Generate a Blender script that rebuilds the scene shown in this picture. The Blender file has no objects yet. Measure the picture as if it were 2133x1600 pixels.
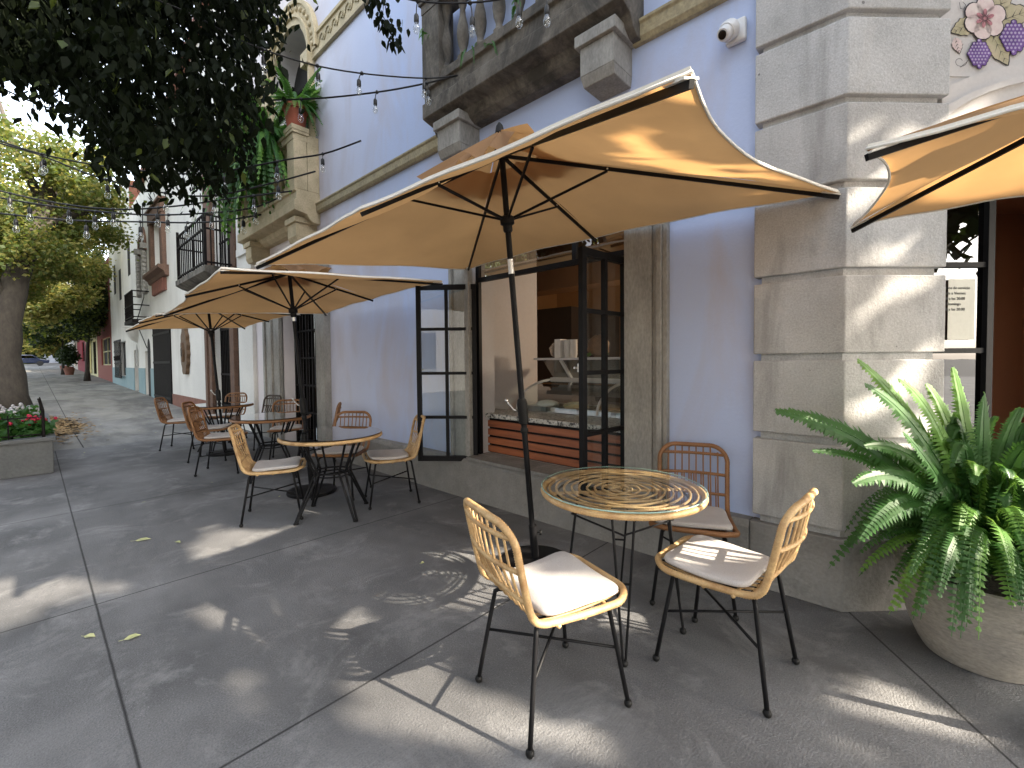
import bpy, math, random
from mathutils import Vector, Matrix, noise
random.seed(7)
sc = bpy.context.scene
col = sc.collection
PI = math.pi

# ------------------------------------------------------------------ camera frame (also used to turn measured picture points into places)
F = 928.6; CX = 1066.5; CY = 777.8; H = 1.4
TH = math.radians(47.09); PT = math.radians(1.652); RL = math.radians(-.512)
_R = Vector((math.cos(TH), -math.sin(TH), 0))
_D = Vector((math.sin(TH)*math.cos(PT), math.cos(TH)*math.cos(PT), -math.sin(PT)))
_U = Vector((math.sin(TH)*math.sin(PT), math.cos(TH)*math.sin(PT), math.cos(PT)))
RR = _R*math.cos(RL) + _U*math.sin(RL); UU = -_R*math.sin(RL) + _U*math.cos(RL)
def ray(px, py): return _D + RR*((px-CX)/F) + UU*((CY-py)/F)
CAM = Vector((0, 0, H))
def atx(px, py, x): r = ray(px, py); return CAM + r*(x/r.x)
def aty(px, py, y): r = ray(px, py); return CAM + r*(y/r.y)
def atz(px, py, z=0.): r = ray(px, py); return CAM + r*((z-H)/r.z)
def dep(px, py, d): return CAM + ray(px, py)*d
def gz(y): return max(0., (y-14)*.018)

cam = bpy.data.cameras.new('camera'); co = bpy.data.objects.new('camera', cam); col.objects.link(co)
cam.sensor_width = 36; cam.lens = F/2133*36; cam.shift_y = -(800-CY)/2133
cam.clip_end = 2000; cam.clip_start = .05
m3 = Matrix((RR, UU, -_D)).transposed()
co.matrix_world = Matrix.Translation(CAM) @ m3.to_4x4()
sc.camera = co

# ------------------------------------------------------------------ light
S = Vector((.27, -.85, .48)).normalized()
w = bpy.data.worlds.new('World'); sc.world = w; w.use_nodes = True
nt = w.node_tree; bg = nt.nodes['Background']
sky = nt.nodes.new('ShaderNodeTexSky'); sky.sky_type = 'NISHITA'; sky.sun_disc = False
sky.sun_elevation = math.asin(S.z); sky.sun_rotation = math.atan2(S.x, S.y)
sky.dust_density = 3.0; sky.air_density = 1.2; sky.ozone_density = 1.0
hs = nt.nodes.new('ShaderNodeHueSaturation'); hs.inputs['Saturation'].default_value = .45; nt.links.new(sky.outputs[0], hs.inputs['Color'])
nt.links.new(hs.outputs[0], bg.inputs[0]); bg.inputs[1].default_value = .84
sun = bpy.data.lights.new('sun', 'SUN'); sun.energy = 19; sun.angle = math.radians(.5); sun.color = (1, .88, .72)
so = bpy.data.objects.new('sun', sun); col.objects.link(so); so.rotation_euler = S.to_track_quat('Z', 'Y').to_euler(); so.location = (0, -5, 12)
sc.view_settings.view_transform = 'Standard'; sc.view_settings.look = 'None'; sc.view_settings.exposure = 0
sc.render.engine = 'CYCLES'
sc.cycles.max_bounces = 8; sc.cycles.transparent_max_bounces = 24; sc.cycles.sample_clamp_indirect = 6

# ------------------------------------------------------------------ materials
MATS = {}
def node(nt, t, **kw):
    n = nt.nodes.new(t)
    for k, v in kw.items():
        if hasattr(n, k): setattr(n, k, v)
    return n
def mix(nt, fac, a, b, mode='MIX'):
    n = nt.nodes.new('ShaderNodeMix'); n.data_type = 'RGBA'; n.blend_type = mode
    for i, v in ((0, fac), (6, a), (7, b)):
        if hasattr(v, 'links') or hasattr(v, 'is_linked'): nt.links.new(v, n.inputs[i])
        else: n.inputs[i].default_value = v if i == 0 else (*v, 1)
    return n.outputs[2]
def ramp(nt, fac, stops):
    n = nt.nodes.new('ShaderNodeValToRGB'); e = n.color_ramp.elements
    while len(e) < len(stops): e.new(.5)
    for i, (p, v) in enumerate(stops):
        e[i].position = p; e[i].color = (*v, 1) if isinstance(v, tuple) else (v, v, v, 1)
    nt.links.new(fac, n.inputs[0]); return n.outputs[0]
def math_(nt, op, a, b=None):
    n = nt.nodes.new('ShaderNodeMath'); n.operation = op
    for i, v in ((0, a), (1, b)):
        if v is None: continue
        if hasattr(v, 'is_linked'): nt.links.new(v, n.inputs[i])
        else: n.inputs[i].default_value = v
    return n.outputs[0]
def coords(nt, scale=(1, 1, 1), kind='Object'):
    tc = nt.nodes.new('ShaderNodeTexCoord'); mp = nt.nodes.new('ShaderNodeMapping'); mp.inputs['Scale'].default_value = scale
    nt.links.new(tc.outputs[kind], mp.inputs[0]); return mp.outputs[0]
def noi(nt, vec, scale, detail=6, rough=.6, dist=0):
    n = nt.nodes.new('ShaderNodeTexNoise'); n.inputs['Scale'].default_value = scale; n.inputs['Detail'].default_value = detail
    n.inputs['Roughness'].default_value = rough; n.inputs['Distortion'].default_value = dist
    nt.links.new(vec, n.inputs['Vector']); return n.outputs[0]
def mat(name, c1, c2=None, scale=4, rough=.75, fine=None, fscale=60, famt=.25, bump=.0, bscale=None, metal=0, stretch=(1, 1, 1), pits=None, trans=None, tw=.4, lo=.35, hi=.65, spec=.5, extra=None, dirt=None):
    m = bpy.data.materials.new(name); m.use_nodes = True; nt = m.node_tree
    b = nt.nodes['Principled BSDF']; b.inputs['Roughness'].default_value = rough; b.inputs['Metallic'].default_value = metal
    b.inputs['Specular IOR Level'].default_value = spec
    v = coords(nt, stretch)
    c2 = c2 or tuple(x*.8 for x in c1)
    f = noi(nt, v, scale, 8)
    c = mix(nt, ramp(nt, f, [(lo, 0.), (hi, 1.)]), c1, c2)
    g = noi(nt, v, fscale, 4)
    c = mix(nt, famt, c, ramp(nt, g, [(.3, tuple(x*.35 for x in c1)), (.7, tuple(min(1, x*1.5) for x in c1))]))
    if dirt:      # (colour, height) darkening near the foot of the thing
        sp = nt.nodes.new('ShaderNodeSeparateXYZ'); nt.links.new(v, sp.inputs[0])
        h = math_(nt, 'ADD', sp.outputs[2], math_(nt, 'MULTIPLY', noi(nt, v, 3, 6), -.6))
        c = mix(nt, ramp(nt, h, [(0, .75), (min(1, dirt[1]), 0.)]), c, dirt[0])
    if pits:      # (density scale, size, colour)
        vo = nt.nodes.new('ShaderNodeTexVoronoi'); vo.inputs['Scale'].default_value = pits[0]; nt.links.new(v, vo.inputs['Vector'])
        k = ramp(nt, math_(nt, 'ADD', vo.outputs['Distance'], math_(nt, 'MULTIPLY', noi(nt, v, pits[0]*.7, 2), .8)), [(pits[1], 1.), (pits[1]+.06, 0.)])
        c = mix(nt, k, c, pits[2])
    if extra: c = extra(nt, v, c)
    nt.links.new(c, b.inputs['Base Color'])
    if bump:
        bp = nt.nodes.new('ShaderNodeBump'); bp.inputs['Strength'].default_value = bump; bp.inputs['Distance'].default_value = .01
        nt.links.new(noi(nt, v, bscale or fscale, 6), bp.inputs['Height']); nt.links.new(bp.outputs[0], b.inputs['Normal'])
    if trans:
        tr = nt.nodes.new('ShaderNodeBsdfTranslucent')
        nt.links.new(mix(nt, 1., c, trans, 'MULTIPLY') if False else mix(nt, ramp(nt, f, [(lo, 0.), (hi, 1.)]), trans, tuple(x*.75 for x in trans)), tr.inputs[0])
        ms = nt.nodes.new('ShaderNodeMixShader'); ms.inputs[0].default_value = tw
        nt.links.new(b.outputs[0], ms.inputs[1]); nt.links.new(tr.outputs[0], ms.inputs[2])
        nt.links.new(ms.outputs[0], nt.nodes['Material Output'].inputs[0])
    MATS[name] = m; return m
def glass(name, tint=(.9, .93, .92), refl=.0, rough=.0, dark=0.):
    m = bpy.data.materials.new(name); m.use_nodes = True; nt = m.node_tree; nt.nodes.remove(nt.nodes['Principled BSDF'])
    t = nt.nodes.new('ShaderNodeBsdfTransparent'); t.inputs[0].default_value = (*tint, 1)
    g = nt.nodes.new('ShaderNodeBsdfGlossy'); g.inputs['Roughness'].default_value = rough; g.inputs[0].default_value = (.95, .97, 1, 1)
    fr = nt.nodes.new('ShaderNodeLayerWeight'); fr.inputs[0].default_value = .5; fq = math_(nt, 'MULTIPLY', math_(nt, 'POWER', fr.outputs['Facing'], 4.), .85)
    ms = nt.nodes.new('ShaderNodeMixShader')
    v = coords(nt); bp = nt.nodes.new('ShaderNodeBump'); bp.inputs['Strength'].default_value = .05; bp.inputs['Distance'].default_value = .01
    nt.links.new(noi(nt, v, 3, 2), bp.inputs['Height']); nt.links.new(bp.outputs[0], g.inputs['Normal'])
    nt.links.new(math_(nt, 'ADD', fq, refl), ms.inputs[0])
    nt.links.new(t.outputs[0], ms.inputs[1]); nt.links.new(g.outputs[0], ms.inputs[2])
    nt.links.new(ms.outputs[0], nt.nodes['Material Output'].inputs[0]); MATS[name] = m; return m

def pave_extra(lines, wd=.0042):
    def f(nt, v, c):
        sp = nt.nodes.new('ShaderNodeSeparateXYZ'); nt.links.new(v, sp.inputs[0])
        wob = math_(nt, 'MULTIPLY', math_(nt, 'SUBTRACT', noi(nt, v, 6, 4), .5), .006)
        # wide soft stains
        big = noi(nt, coords(nt, (1, .35, 1)), 1.1, 8, .65, .4)
        c = mix(nt, ramp(nt, big, [(.42, 0.), (.58, .7)]), c, (.074, .074, .076))
        pale = noi(nt, v, 2.3, 10, .72, .6)
        c = mix(nt, ramp(nt, pale, [(.52, 0.), (.70, .7)]), c, (.29, .29, .287))
        br = noi(nt, coords(nt, (9, 90, 1)), 1.6, 3, .6); c = mix(nt, math_(nt, 'MULTIPLY', ramp(nt, noi(nt, v, .8, 3), [(.45, 0.), (.6, .45)]), br), c, (.34, .34, .34))
        spk = nt.nodes.new('ShaderNodeTexVoronoi'); spk.inputs['Scale'].default_value = 95; nt.links.new(v, spk.inputs['Vector'])
        k = math_(nt, 'MULTIPLY', ramp(nt, spk.outputs['Distance'], [(.10, 1.), (.2, 0.)]), ramp(nt, noi(nt, v, 1.2, 4), [(.42, 0.), (.6, 1.)]))
        c = mix(nt, math_(nt, 'MULTIPLY', k, .6), c, (.35, .35, .36))
        for (nx, ny, cc) in lines:
            d = math_(nt, 'ADD', math_(nt, 'MULTIPLY', sp.outputs[0], nx), math_(nt, 'MULTIPLY', sp.outputs[1], ny))
            d = math_(nt, 'ABSOLUTE', math_(nt, 'SUBTRACT', math_(nt, 'ADD', d, wob), cc))
            c = mix(nt, ramp(nt, d, [(wd*.6, 1.), (wd*1.5, 0.)]), c, (.008, .008, .008))
        return c
    return f
def ln(a, b):
    d = (Vector(b)-Vector(a)).to_2d().normalized(); n = Vector((-d.y, d.x)); return (n.x, n.y, n.dot(Vector(a).to_2d()))
def fade_lines():
    return [(1, 0, .215), (0, 1, 1.77), ln(atz(735, 1100), atz(184, 1264)), ln((3.03, .3, 0), atz(2110, 1590)), (1, 0, -2.3), (0, 1, 5.9), (0, 1, -2.1)]
mat('pavement', (.135, .136, .139), (.225, .225, .222), 2.6, .74, fscale=150, famt=.75, bump=.6, bscale=110, extra=pave_extra(fade_lines()), spec=.4)
mat('pale_pavement', (.27, .26, .235), (.17, .165, .15), 1.2, .85, fscale=120, famt=.3, bump=.2, stretch=(1, .5, 1), extra=pave_extra([(1, 0, .55)]+[(0, 1, k) for k in (13.3, 17.2, 21, 25, 30, 36)], .008))
mat('asphalt', (.05, .05, .052), (.07, .07, .07), 3, .85, famt=.3, bump=.3)
def stone_extra(nt, v, c):
    oi = nt.nodes.new('ShaderNodeObjectInfo'); c = mix(nt, math_(nt, 'MULTIPLY', oi.outputs['Random'], .30), c, (.30, .285, .26))
    v2 = coords(nt, (1, 1, .25))
    c = mix(nt, ramp(nt, noi(nt, v2, 3.2, 9, .7, .5), [(.5, 0.), (.68, .7)]), c, (.22, .218, .212))
    c = mix(nt, ramp(nt, noi(nt, v, 1.7, 9, .7, .8), [(.56, 0.), (.72, .5)]), c, (.6, .57, .52))
    return c
mat('stone', (.54, .545, .545), (.39, .395, .395), 3.5, .85, fscale=110, famt=.3, bump=.45, bscale=60, pits=(17, .33, (.14, .14, .145)), extra=stone_extra)
mat('plinth_stone', (.17, .168, .16), (.30, .295, .28), 4, .9, fscale=60, famt=.35, bump=.5, pits=(22, .22, (.06, .06, .06)), extra=stone_extra)
mat('dark_stone', (.115, .10, .08), (.235, .215, .185), 5, .9, fscale=30, famt=.4, bump=.8, bscale=14, pits=(18, .3, (.03, .028, .025)), extra=lambda nt, v, c: mix(nt, ramp(nt, noi(nt, coords(nt, (1, 1, .6)), 1.6, 10, .75, 1.), [(.46, 0.), (.6, .85)]), c, (.04, .037, .032)))
mat('ochre_stone', (.42, .36, .22), (.25, .22, .15), 7, .9, fscale=40, famt=.3, bump=.5, pits=(24, .25, (.1, .085, .06)))
mat('cream_stone', (.55, .46, .30), (.38, .32, .20), 5, .85, fscale=50, famt=.2, bump=.35)
mat('grey_moulding', (.36, .35, .32), (.22, .215, .2), 6, .85, fscale=60, famt=.25, bump=.4, stretch=(1, 1, .4), pits=(16, .24, (.09, .09, .09)))
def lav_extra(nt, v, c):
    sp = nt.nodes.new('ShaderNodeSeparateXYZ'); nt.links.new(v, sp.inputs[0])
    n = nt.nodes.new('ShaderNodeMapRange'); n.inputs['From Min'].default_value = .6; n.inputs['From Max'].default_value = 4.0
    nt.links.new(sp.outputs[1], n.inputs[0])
    c = mix(nt, n.outputs[0], mix(nt, .85, c, (.42, .53, .80)), c)  # bluer toward the corner: a colour cast put into the base colour
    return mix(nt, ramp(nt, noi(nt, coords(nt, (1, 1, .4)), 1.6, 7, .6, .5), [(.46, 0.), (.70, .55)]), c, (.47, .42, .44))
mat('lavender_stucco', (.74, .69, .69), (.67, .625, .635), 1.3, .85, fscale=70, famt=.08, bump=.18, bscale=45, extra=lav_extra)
mat('white_stucco', (.76, .75, .70), (.64, .63, .59), .6, .9, fscale=20, famt=.08, bump=.25, bscale=12, extra=lambda nt, v, c: mix(nt, ramp(nt, noi(nt, coords(nt, (1, 1, .18)), 1.1, 8, .7), [(.52, 0.), (.72, .45)]), c, (.42, .41, .37)))
mat('teal_paint', (.16, .27, .30), (.22, .31, .33), 1.5, .7, fscale=30, famt=.2)
mat('brown_stone', (.15, .085, .055), (.09, .052, .036), 6, .85, fscale=30, famt=.3, bump=.5)
mat('red_stone', (.24, .10, .07), (.15, .07, .05), 5, .85, fscale=30, famt=.3, bump=.4)
mat('black_metal', (.006, .006, .007), (.010, .010, .011), 8, .5, famt=.1, fscale=80, spec=.16)
mat('black_plastic', (.006, .006, .006), (.01, .01, .01), 8, .55, famt=.1, spec=.2)
mat('steel', (.62, .62, .6), (.5, .5, .5), 8, .3, metal=.9, famt=.1)
mat('white_metal', (.62, .62, .62), (.52, .52, .53), 4, .35, famt=.05)
mat('iron', (.008, .007, .007), (.016, .013, .012), 10, .7, famt=.3, spec=.12)
mat('dark_void', (.006, .006, .006), (.012, .010, .008), 2, .9, famt=.1)
mat('room_wall', (.46, .24, .095), (.38, .20, .08), 1.2, .8, famt=.06)
mat('room_dark', (.05, .035, .025), (.03, .022, .018), 1.2, .8, famt=.06)
mat('room_beam', (.36, .19, .08), (.3, .16, .07), 1.2, .7, famt=.06)
mat('jamb_paint', (.52, .50, .49), (.46, .44, .43), 1.4, .8, famt=.06, fscale=30)
mat('entrance_orange', (.32, .13, .06), (.27, .11, .05), .8, .75, famt=.05)
def rat_extra(nt, v, c):
    return mix(nt, ramp(nt, noi(nt, v, 14, 5), [(.42, 0.), (.7, .65)]), c, (.27, .125, .04))
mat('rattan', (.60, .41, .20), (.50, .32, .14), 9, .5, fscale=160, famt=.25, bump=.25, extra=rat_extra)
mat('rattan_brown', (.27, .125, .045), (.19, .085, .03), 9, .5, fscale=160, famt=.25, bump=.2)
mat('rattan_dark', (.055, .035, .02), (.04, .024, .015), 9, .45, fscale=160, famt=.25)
mat('cushion_fabric', (.54, .51, .485), (.47, .445, .43), 5, .95, fscale=420, famt=.35, bump=.3, bscale=500, spec=.2)
mat('cushion_under', (.03, .03, .035), None, 5, .9)
mat('canvas', (.42, .265, .145), (.37, .23, .125), 1.5, .85, fscale=3, famt=.10, bump=.05, bscale=6, trans=(.62, .345, .135), tw=.5, spec=.15)
mat('canvas_edge', (.78, .74, .66), (.70, .66, .58), 4, .85, fscale=200, famt=.1, spec=.2)
mat('wood_slat', (.38, .13, .055), (.22, .065, .028), 5, .45, fscale=22, famt=.35, stretch=(1, .14, 1.6), bump=.1)
def gran_extra(nt, v, c):
    vo = nt.nodes.new('ShaderNodeTexVoronoi'); vo.inputs['Scale'].default_value = 36; nt.links.new(v, vo.inputs['Vector'])
    return mix(nt, ramp(nt, noi(nt, v, 38, 5, .8), [(.5, 0.), (.56, 1.)]), c, (.035, .035, .035))
mat('granite', (.62, .62, .58), (.45, .45, .42), 20, .3, famt=.2, extra=gran_extra)
mat('ceramic_pot', (.36, .33, .285), (.26, .245, .22), 5, .85, fscale=60, famt=.3, stretch=(.8, .8, 1.8), bump=.5, bscale=9, pits=(26, .2, (.12, .11, .10)), extra=lambda nt, v, c: mix(nt, ramp(nt, noi(nt, coords(nt, (.6, .6, 4)), 2.4, 8, .7, .6), [(.5, 0.), (.66, .6)]), c, (.21, .20, .19)))
mat('terracotta', (.38, .10, .055), (.28, .075, .045), 6, .8, famt=.15)
mat('soil', (.04, .03, .02), (.07, .05, .035), 30, .95, fscale=80, famt=.5, bump=1)
mat('bark', (.03, .025, .02), (.065, .055, .042), 10, .9, fscale=30, famt=.4, bump=.9, bscale=14, stretch=(1, 1, .35))
mat('fern_green', (.028, .10, .022), (.055, .16, .03), 6, .5, famt=.25, fscale=30, trans=(.16, .36, .05), tw=.3)
mat('fern_light', (.14, .30, .05), (.10, .24, .045), 6, .5, famt=.2, fscale=30, trans=(.35, .6, .10), tw=.35)
mat('leaf_dark', (.016, .026, .009), (.026, .042, .014), 3, .55, famt=.2, trans=(.05, .09, .015), tw=.25, spec=.2)
mat('leaf_shadow', (.0045, .007, .003), (.008, .012, .005), 3, .6, famt=.2, trans=(.03, .05, .01), tw=.12, spec=.06)  # near-black leaf copy, silhouette shade put into the colour
mat('leaf_green', (.03, .055, .012), (.06, .08, .02), .9, .6, famt=.25, fscale=9, trans=(.30, .36, .05), tw=.42)
mat('leaf_yellow', (.14, .14, .04), (.09, .11, .03), .9, .6, famt=.2, fscale=9, trans=(.60, .52, .13), tw=.5)
mat('dry_leaf', (.30, .20, .085), (.17, .10, .045), 20, .8, famt=.3, fscale=50)
mat('fallen_leaf', (.42, .42, .22), (.32, .35, .15), 20, .7, famt=.2)
mat('flower_white', (.75, .72, .72), (.6, .58, .62), 30, .7, trans=(.8, .8, .8), tw=.3)
mat('flower_red', (.55, .02, .06), (.4, .015, .05), 30, .7)
mat('planter_grey', (.12, .125, .125), (.085, .09, .092), 3, .8, fscale=30, famt=.2, bump=.2)
mat('bulb_black', (.008, .008, .008), None, 5, .5)
mat('cord_black', (.006, .006, .007), None, 5, .6)
glass('bulb_glass', (.93, .93, .9), .10)
glass('window_glass', (.80, .84, .83), .10)
glass('transom_glass', (.55, .5, .42), .30)
glass('dark_glass', (.08, .07, .065), .12)
glass('table_glass', (.93, .96, .95), .05)
mat('glass_edge', (.30, .45, .40), None, 5, .15)
glass('smoke_glass', (.16, .13, .11), .30)
glass('case_glass', (.78, .90, .92), .22)
glass('plastic_film', (.8, .76, .72), .25, .12)
mat('camera_white', (.72, .73, .74), (.66, .67, .68), 5, .4, famt=.03)
mat('lens_black', (.005, .005, .006), None, 5, .1)
mat('paper', (.72, .70, .60), (.66, .64, .55), 4, .8, famt=.05)
mat('ink', (.10, .10, .09), None, 4, .8)
mat('cup_white', (.74, .73, .70), (.66, .65, .63), 8, .6, famt=.05)
mat('bag_brown', (.24, .13, .06), (.13, .07, .035), 14, .7, famt=.3)
mat('mural_ground', (.62, .60, .58), (.55, .53, .52), 2, .85, famt=.06)
mat('mural_petal', (.62, .48, .47), (.72, .64, .60), 14, .8, famt=.08)
mat('mural_pink', (.42, .17, .20), (.5, .25, .27), 14, .8)
mat('mural_leaf', (.50, .44, .30), (.36, .34, .20), 10, .8, famt=.1)
mat('mural_purple', (.20, .10, .36), (.12, .06, .24), 10, .7)
mat('mural_lilac', (.50, .42, .62), None, 10, .7)
mat('mural_line', (.05, .045, .05), None, 10, .8)
mat('clay_tile', (.28, .10, .07), (.20, .075, .055), 10, .8, famt=.2)
mat('wood_carved', (.13, .075, .035), (.08, .045, .025), 8, .7, famt=.3, bump=.4)
mat('sign_red', (.42, .075, .02), (.34, .055, .02), 8, .6)
mat('pink_paint', (.22, .03, .045), None, 2, .8); mat('yellow_paint', (.62, .58, .34), None, 2, .8)
mat('brick_red', (.25, .07, .05), (.18, .05, .04), 20, .85, famt=.3)
mat('blue_cloth', (.03, .07, .2), None, 5, .8); mat('red_cloth', (.28, .02, .03), None, 5, .8); mat('dark_cloth', (.02, .02, .025), None, 5, .8)
mat('skin', (.35, .2, .14), None, 5, .6); mat('hair', (.015, .01, .008), None, 5, .6)
mat('car_blue', (.012, .02, .05), None, 2, .25, famt=.02); mat('tyre', (.015, .015, .015), None, 5, .8)
mat('far_facade', (.45, .42, .38), (.36, .34, .31), 1, .85, famt=.08); mat('far_facade_b', (.30, .32, .36), (.24, .25, .29), 1, .85, famt=.08)
m = mat('lamp_glow', (1, .7, .4)); m.node_tree.nodes['Principled BSDF'].inputs['Emission Color'].default_value = (1, .6, .25, 1); m.node_tree.nodes['Principled BSDF'].inputs['Emission Strength'].default_value = 6

# ------------------------------------------------------------------ object helpers
def tag(o, label=None, cat=None, group=None, kind=None):
    if label: o['label'] = label
    if cat: o['category'] = cat
    if group: o['group'] = group
    if kind: o['kind'] = kind
    return o
def empty(name, loc, rz=0, label=None, cat=None, group=None):
    o = bpy.data.objects.new(name, None); o.location = loc; o.rotation_euler = (0, 0, rz); o.empty_display_size = .1
    col.objects.link(o); return tag(o, label, cat, group)
def top_loc(p):
    v = Vector((0, 0, 0))
    while p is not None: v += p.location; p = p.parent
    return v
class MB:
    def __init__(s): s.v = []; s.f = []
    def add(s, vs, fs):
        n = len(s.v); s.v += [tuple(p) for p in vs]; s.f += [tuple(i+n for i in f) for f in fs]; return s
    def box(s, x0, x1, y0, y1, z0, z1):
        return s.hexa([(x0, y0, z0), (x1, y0, z0), (x1, y1, z0), (x0, y1, z0), (x0, y0, z1), (x1, y0, z1), (x1, y1, z1), (x0, y1, z1)])
    def hexa(s, p): return s.add(p, [(0, 3, 2, 1), (4, 5, 6, 7), (0, 1, 5, 4), (1, 2, 6, 5), (2, 3, 7, 6), (3, 0, 4, 7)])
    def obox(s, c, ax, ay, az):
        c, ax, ay, az = map(Vector, (c, ax, ay, az))
        return s.hexa([c-ax-ay-az, c+ax-ay-az, c+ax+ay-az, c-ax+ay-az, c-ax-ay+az, c+ax-ay+az, c+ax+ay+az, c-ax+ay+az])
    def bar(s, a, b, wd, up=(0, 0, 1), h=None):
        a, b, up = Vector(a), Vector(b), Vector(up); d = (b-a)
        if d.length < 1e-6: return s
        x = d.cross(up)
        if x.length < 1e-6: x = d.cross(Vector((1, 0, 0)))
        x.normalize(); y = x.cross(d).normalized(); h = h or wd
        return s.obox((a+b)/2, d/2, x*wd/2, y*h/2)
    def quad(s, a, b, c, d): return s.add([a, b, c, d], [(0, 1, 2, 3)])
    def poly(s, pts): return s.add(pts, [tuple(range(len(pts)))])
    def tube(s, path, r, seg=8, closed=False, caps=True):
        P = [Vector(p) for p in path]; n = len(P)
        if n < 2: return s
        T = []
        for i in range(n):
            if closed: t = P[(i+1) % n]-P[i-1]
            else: t = P[min(i+1, n-1)]-P[max(i-1, 0)]
            T.append(t.normalized() if t.length > 1e-9 else Vector((0, 0, 1)))
        up = Vector((0, 0, 1)) if abs(T[0].z) < .9 else Vector((1, 0, 0))
        N = [(up-T[0]*up.dot(T[0])).normalized()]
        for i in range(1, n):
            q = T[i-1].rotation_difference(T[i]); v = q @ N[-1]; v -= T[i]*v.dot(T[i]); N.append(v.normalized())
        vs = []
        for i in range(n):
            B = T[i].cross(N[i]); ri = r(i/(n-1)) if callable(r) else (r[i] if isinstance(r, (list, tuple)) else r)
            for k in range(seg):
                a = 2*PI*k/seg; vs.append(P[i]+(N[i]*math.cos(a)+B*math.sin(a))*ri)
        fs = []
        m_ = n if closed else n-1
        for i in range(m_):
            for k in range(seg):
                a = i*seg+k; b = i*seg+(k+1) % seg; c = ((i+1) % n)*seg+(k+1) % seg; d = ((i+1) % n)*seg+k
                fs.append((a, b, c, d))
        if caps and not closed: fs += [tuple(reversed(range(seg))), tuple(range((n-1)*seg, n*seg))]
        return s.add(vs, fs)
    def lathe(s, prof, c=(0, 0, 0), seg=24, axis=None, caps=True, wob=0):
        c = Vector(c); az = Vector(axis).normalized() if axis else Vector((0, 0, 1))
        ax = az.orthogonal().normalized() if axis else Vector((1, 0, 0)); ay = az.cross(ax)
        vs = []
        for (r, z) in prof:
            for k in range(seg):
                a = 2*PI*k/seg; rr = r*(1+wob*math.sin(3*a+z*9)) if wob else r
                vs.append(c+ax*(rr*math.cos(a))+ay*(rr*math.sin(a))+az*z)
        fs = []
        for i in range(len(prof)-1):
            for k in range(seg):
                fs.append((i*seg+k, i*seg+(k+1) % seg, (i+1)*seg+(k+1) % seg, (i+1)*seg+k))
        if caps: fs += [tuple(reversed(range(seg))), tuple(range((len(prof)-1)*seg, len(prof)*seg))]
        return s.add(vs, fs)
    def ball(s, c, r, seg=10, sz=1): return s.lathe([(max(1e-4, r*math.sin(PI*i/seg)), -r*sz*math.cos(PI*i/seg)) for i in range(seg+1)], c, seg, caps=False)
    def prism(s, pts, off):
        off = Vector(off); n = len(pts); P = [Vector(p) for p in pts]
        return s.add(P+[p+off for p in P], [tuple(range(n)), tuple(reversed(range(n, 2*n)))]+[(i, i+n, (i+1) % n+n, (i+1) % n) for i in range(n)])
    def build(s, name, m, parent=None, smooth=False, world=True, bevel=0):
        off = top_loc(parent) if (parent is not None and world) else Vector((0, 0, 0))
        me = bpy.data.meshes.new(name); me.from_pydata([(p[0]-off.x, p[1]-off.y, p[2]-off.z) for p in s.v], [], s.f)
        me.materials.append(MATS[m] if isinstance(m, str) else m)
        if smooth:
            me.polygons.foreach_set('use_smooth', [True]*len(me.polygons))
            if smooth != 'all':
                me.update(); 
                try: me.set_sharp_from_angle(angle=math.radians(40))
                except Exception: pass
        o = bpy.data.objects.new(name, me); col.objects.link(o)
        if parent is not None: o.parent = parent
        if bevel:
            b = o.modifiers.new('bevel', 'BEVEL'); b.width = bevel; b.segments = 2; b.limit_method = 'ANGLE'
        return o
def children(o, idx={}): return [c for c in bpy.data.objects if c.parent == o]
def copy_tree(o, parent=None, depth=0):
    c = o.copy(); col.objects.link(c); c.parent = parent
    for ch in CH.get(o.name, []): CH.setdefault(c.name, []).append(copy_tree(ch, c, depth+1))
    return c
CH = {}
def index_tree(o):
    CH[o.name] = children(o)
    for c in CH[o.name]: index_tree(c)
def lerp(a, b, t): return a+(b-a)*t
def prof_sweep(mb, prof, a, b, out, up=(0, 0, 1)):
    """moulding: profile of (out, up) pairs carried from a to b"""
    a, b, out, up = Vector(a), Vector(b), Vector(out).normalized(), Vector(up)
    A = [a+out*p[0]+up*p[1] for p in prof]; B = [b+out*p[0]+up*p[1] for p in prof]; n = len(prof)
    mb.add(A+B, [(i, i+1, i+1+n, i+n) for i in range(n-1)]+[tuple(reversed(range(n))), tuple(range(n, 2*n))])
    return mb
def facade(mb, X, ys, zs, holes, depth):
    """outer sheet of a wall in the plane x = X with rectangular openings and their reveals"""
    def inh(y, z): return any(h[0] < y < h[1] and h[2] < z < h[3] for h in holes)
    for i in range(len(ys)-1):
        for j in range(len(zs)-1):
            if inh((ys[i]+ys[i+1])/2, (zs[j]+zs[j+1])/2): continue
            mb.quad((X, ys[i+1], zs[j]), (X, ys[i], zs[j]), (X, ys[i], zs[j+1]), (X, ys[i+1], zs[j+1]))
    for (y0, y1, z0, z1) in holes:
        X2 = X+depth
        for a, b in (((y0, z0), (y0, z1)), ((y0, z1), (y1, z1)), ((y1, z1), (y1, z0)), ((y1, z0), (y0, z0))):
            mb.quad((X, a[0], a[1]), (X, b[0], b[1]), (X2, b[0], b[1]), (X2, a[0], a[1]))

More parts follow.
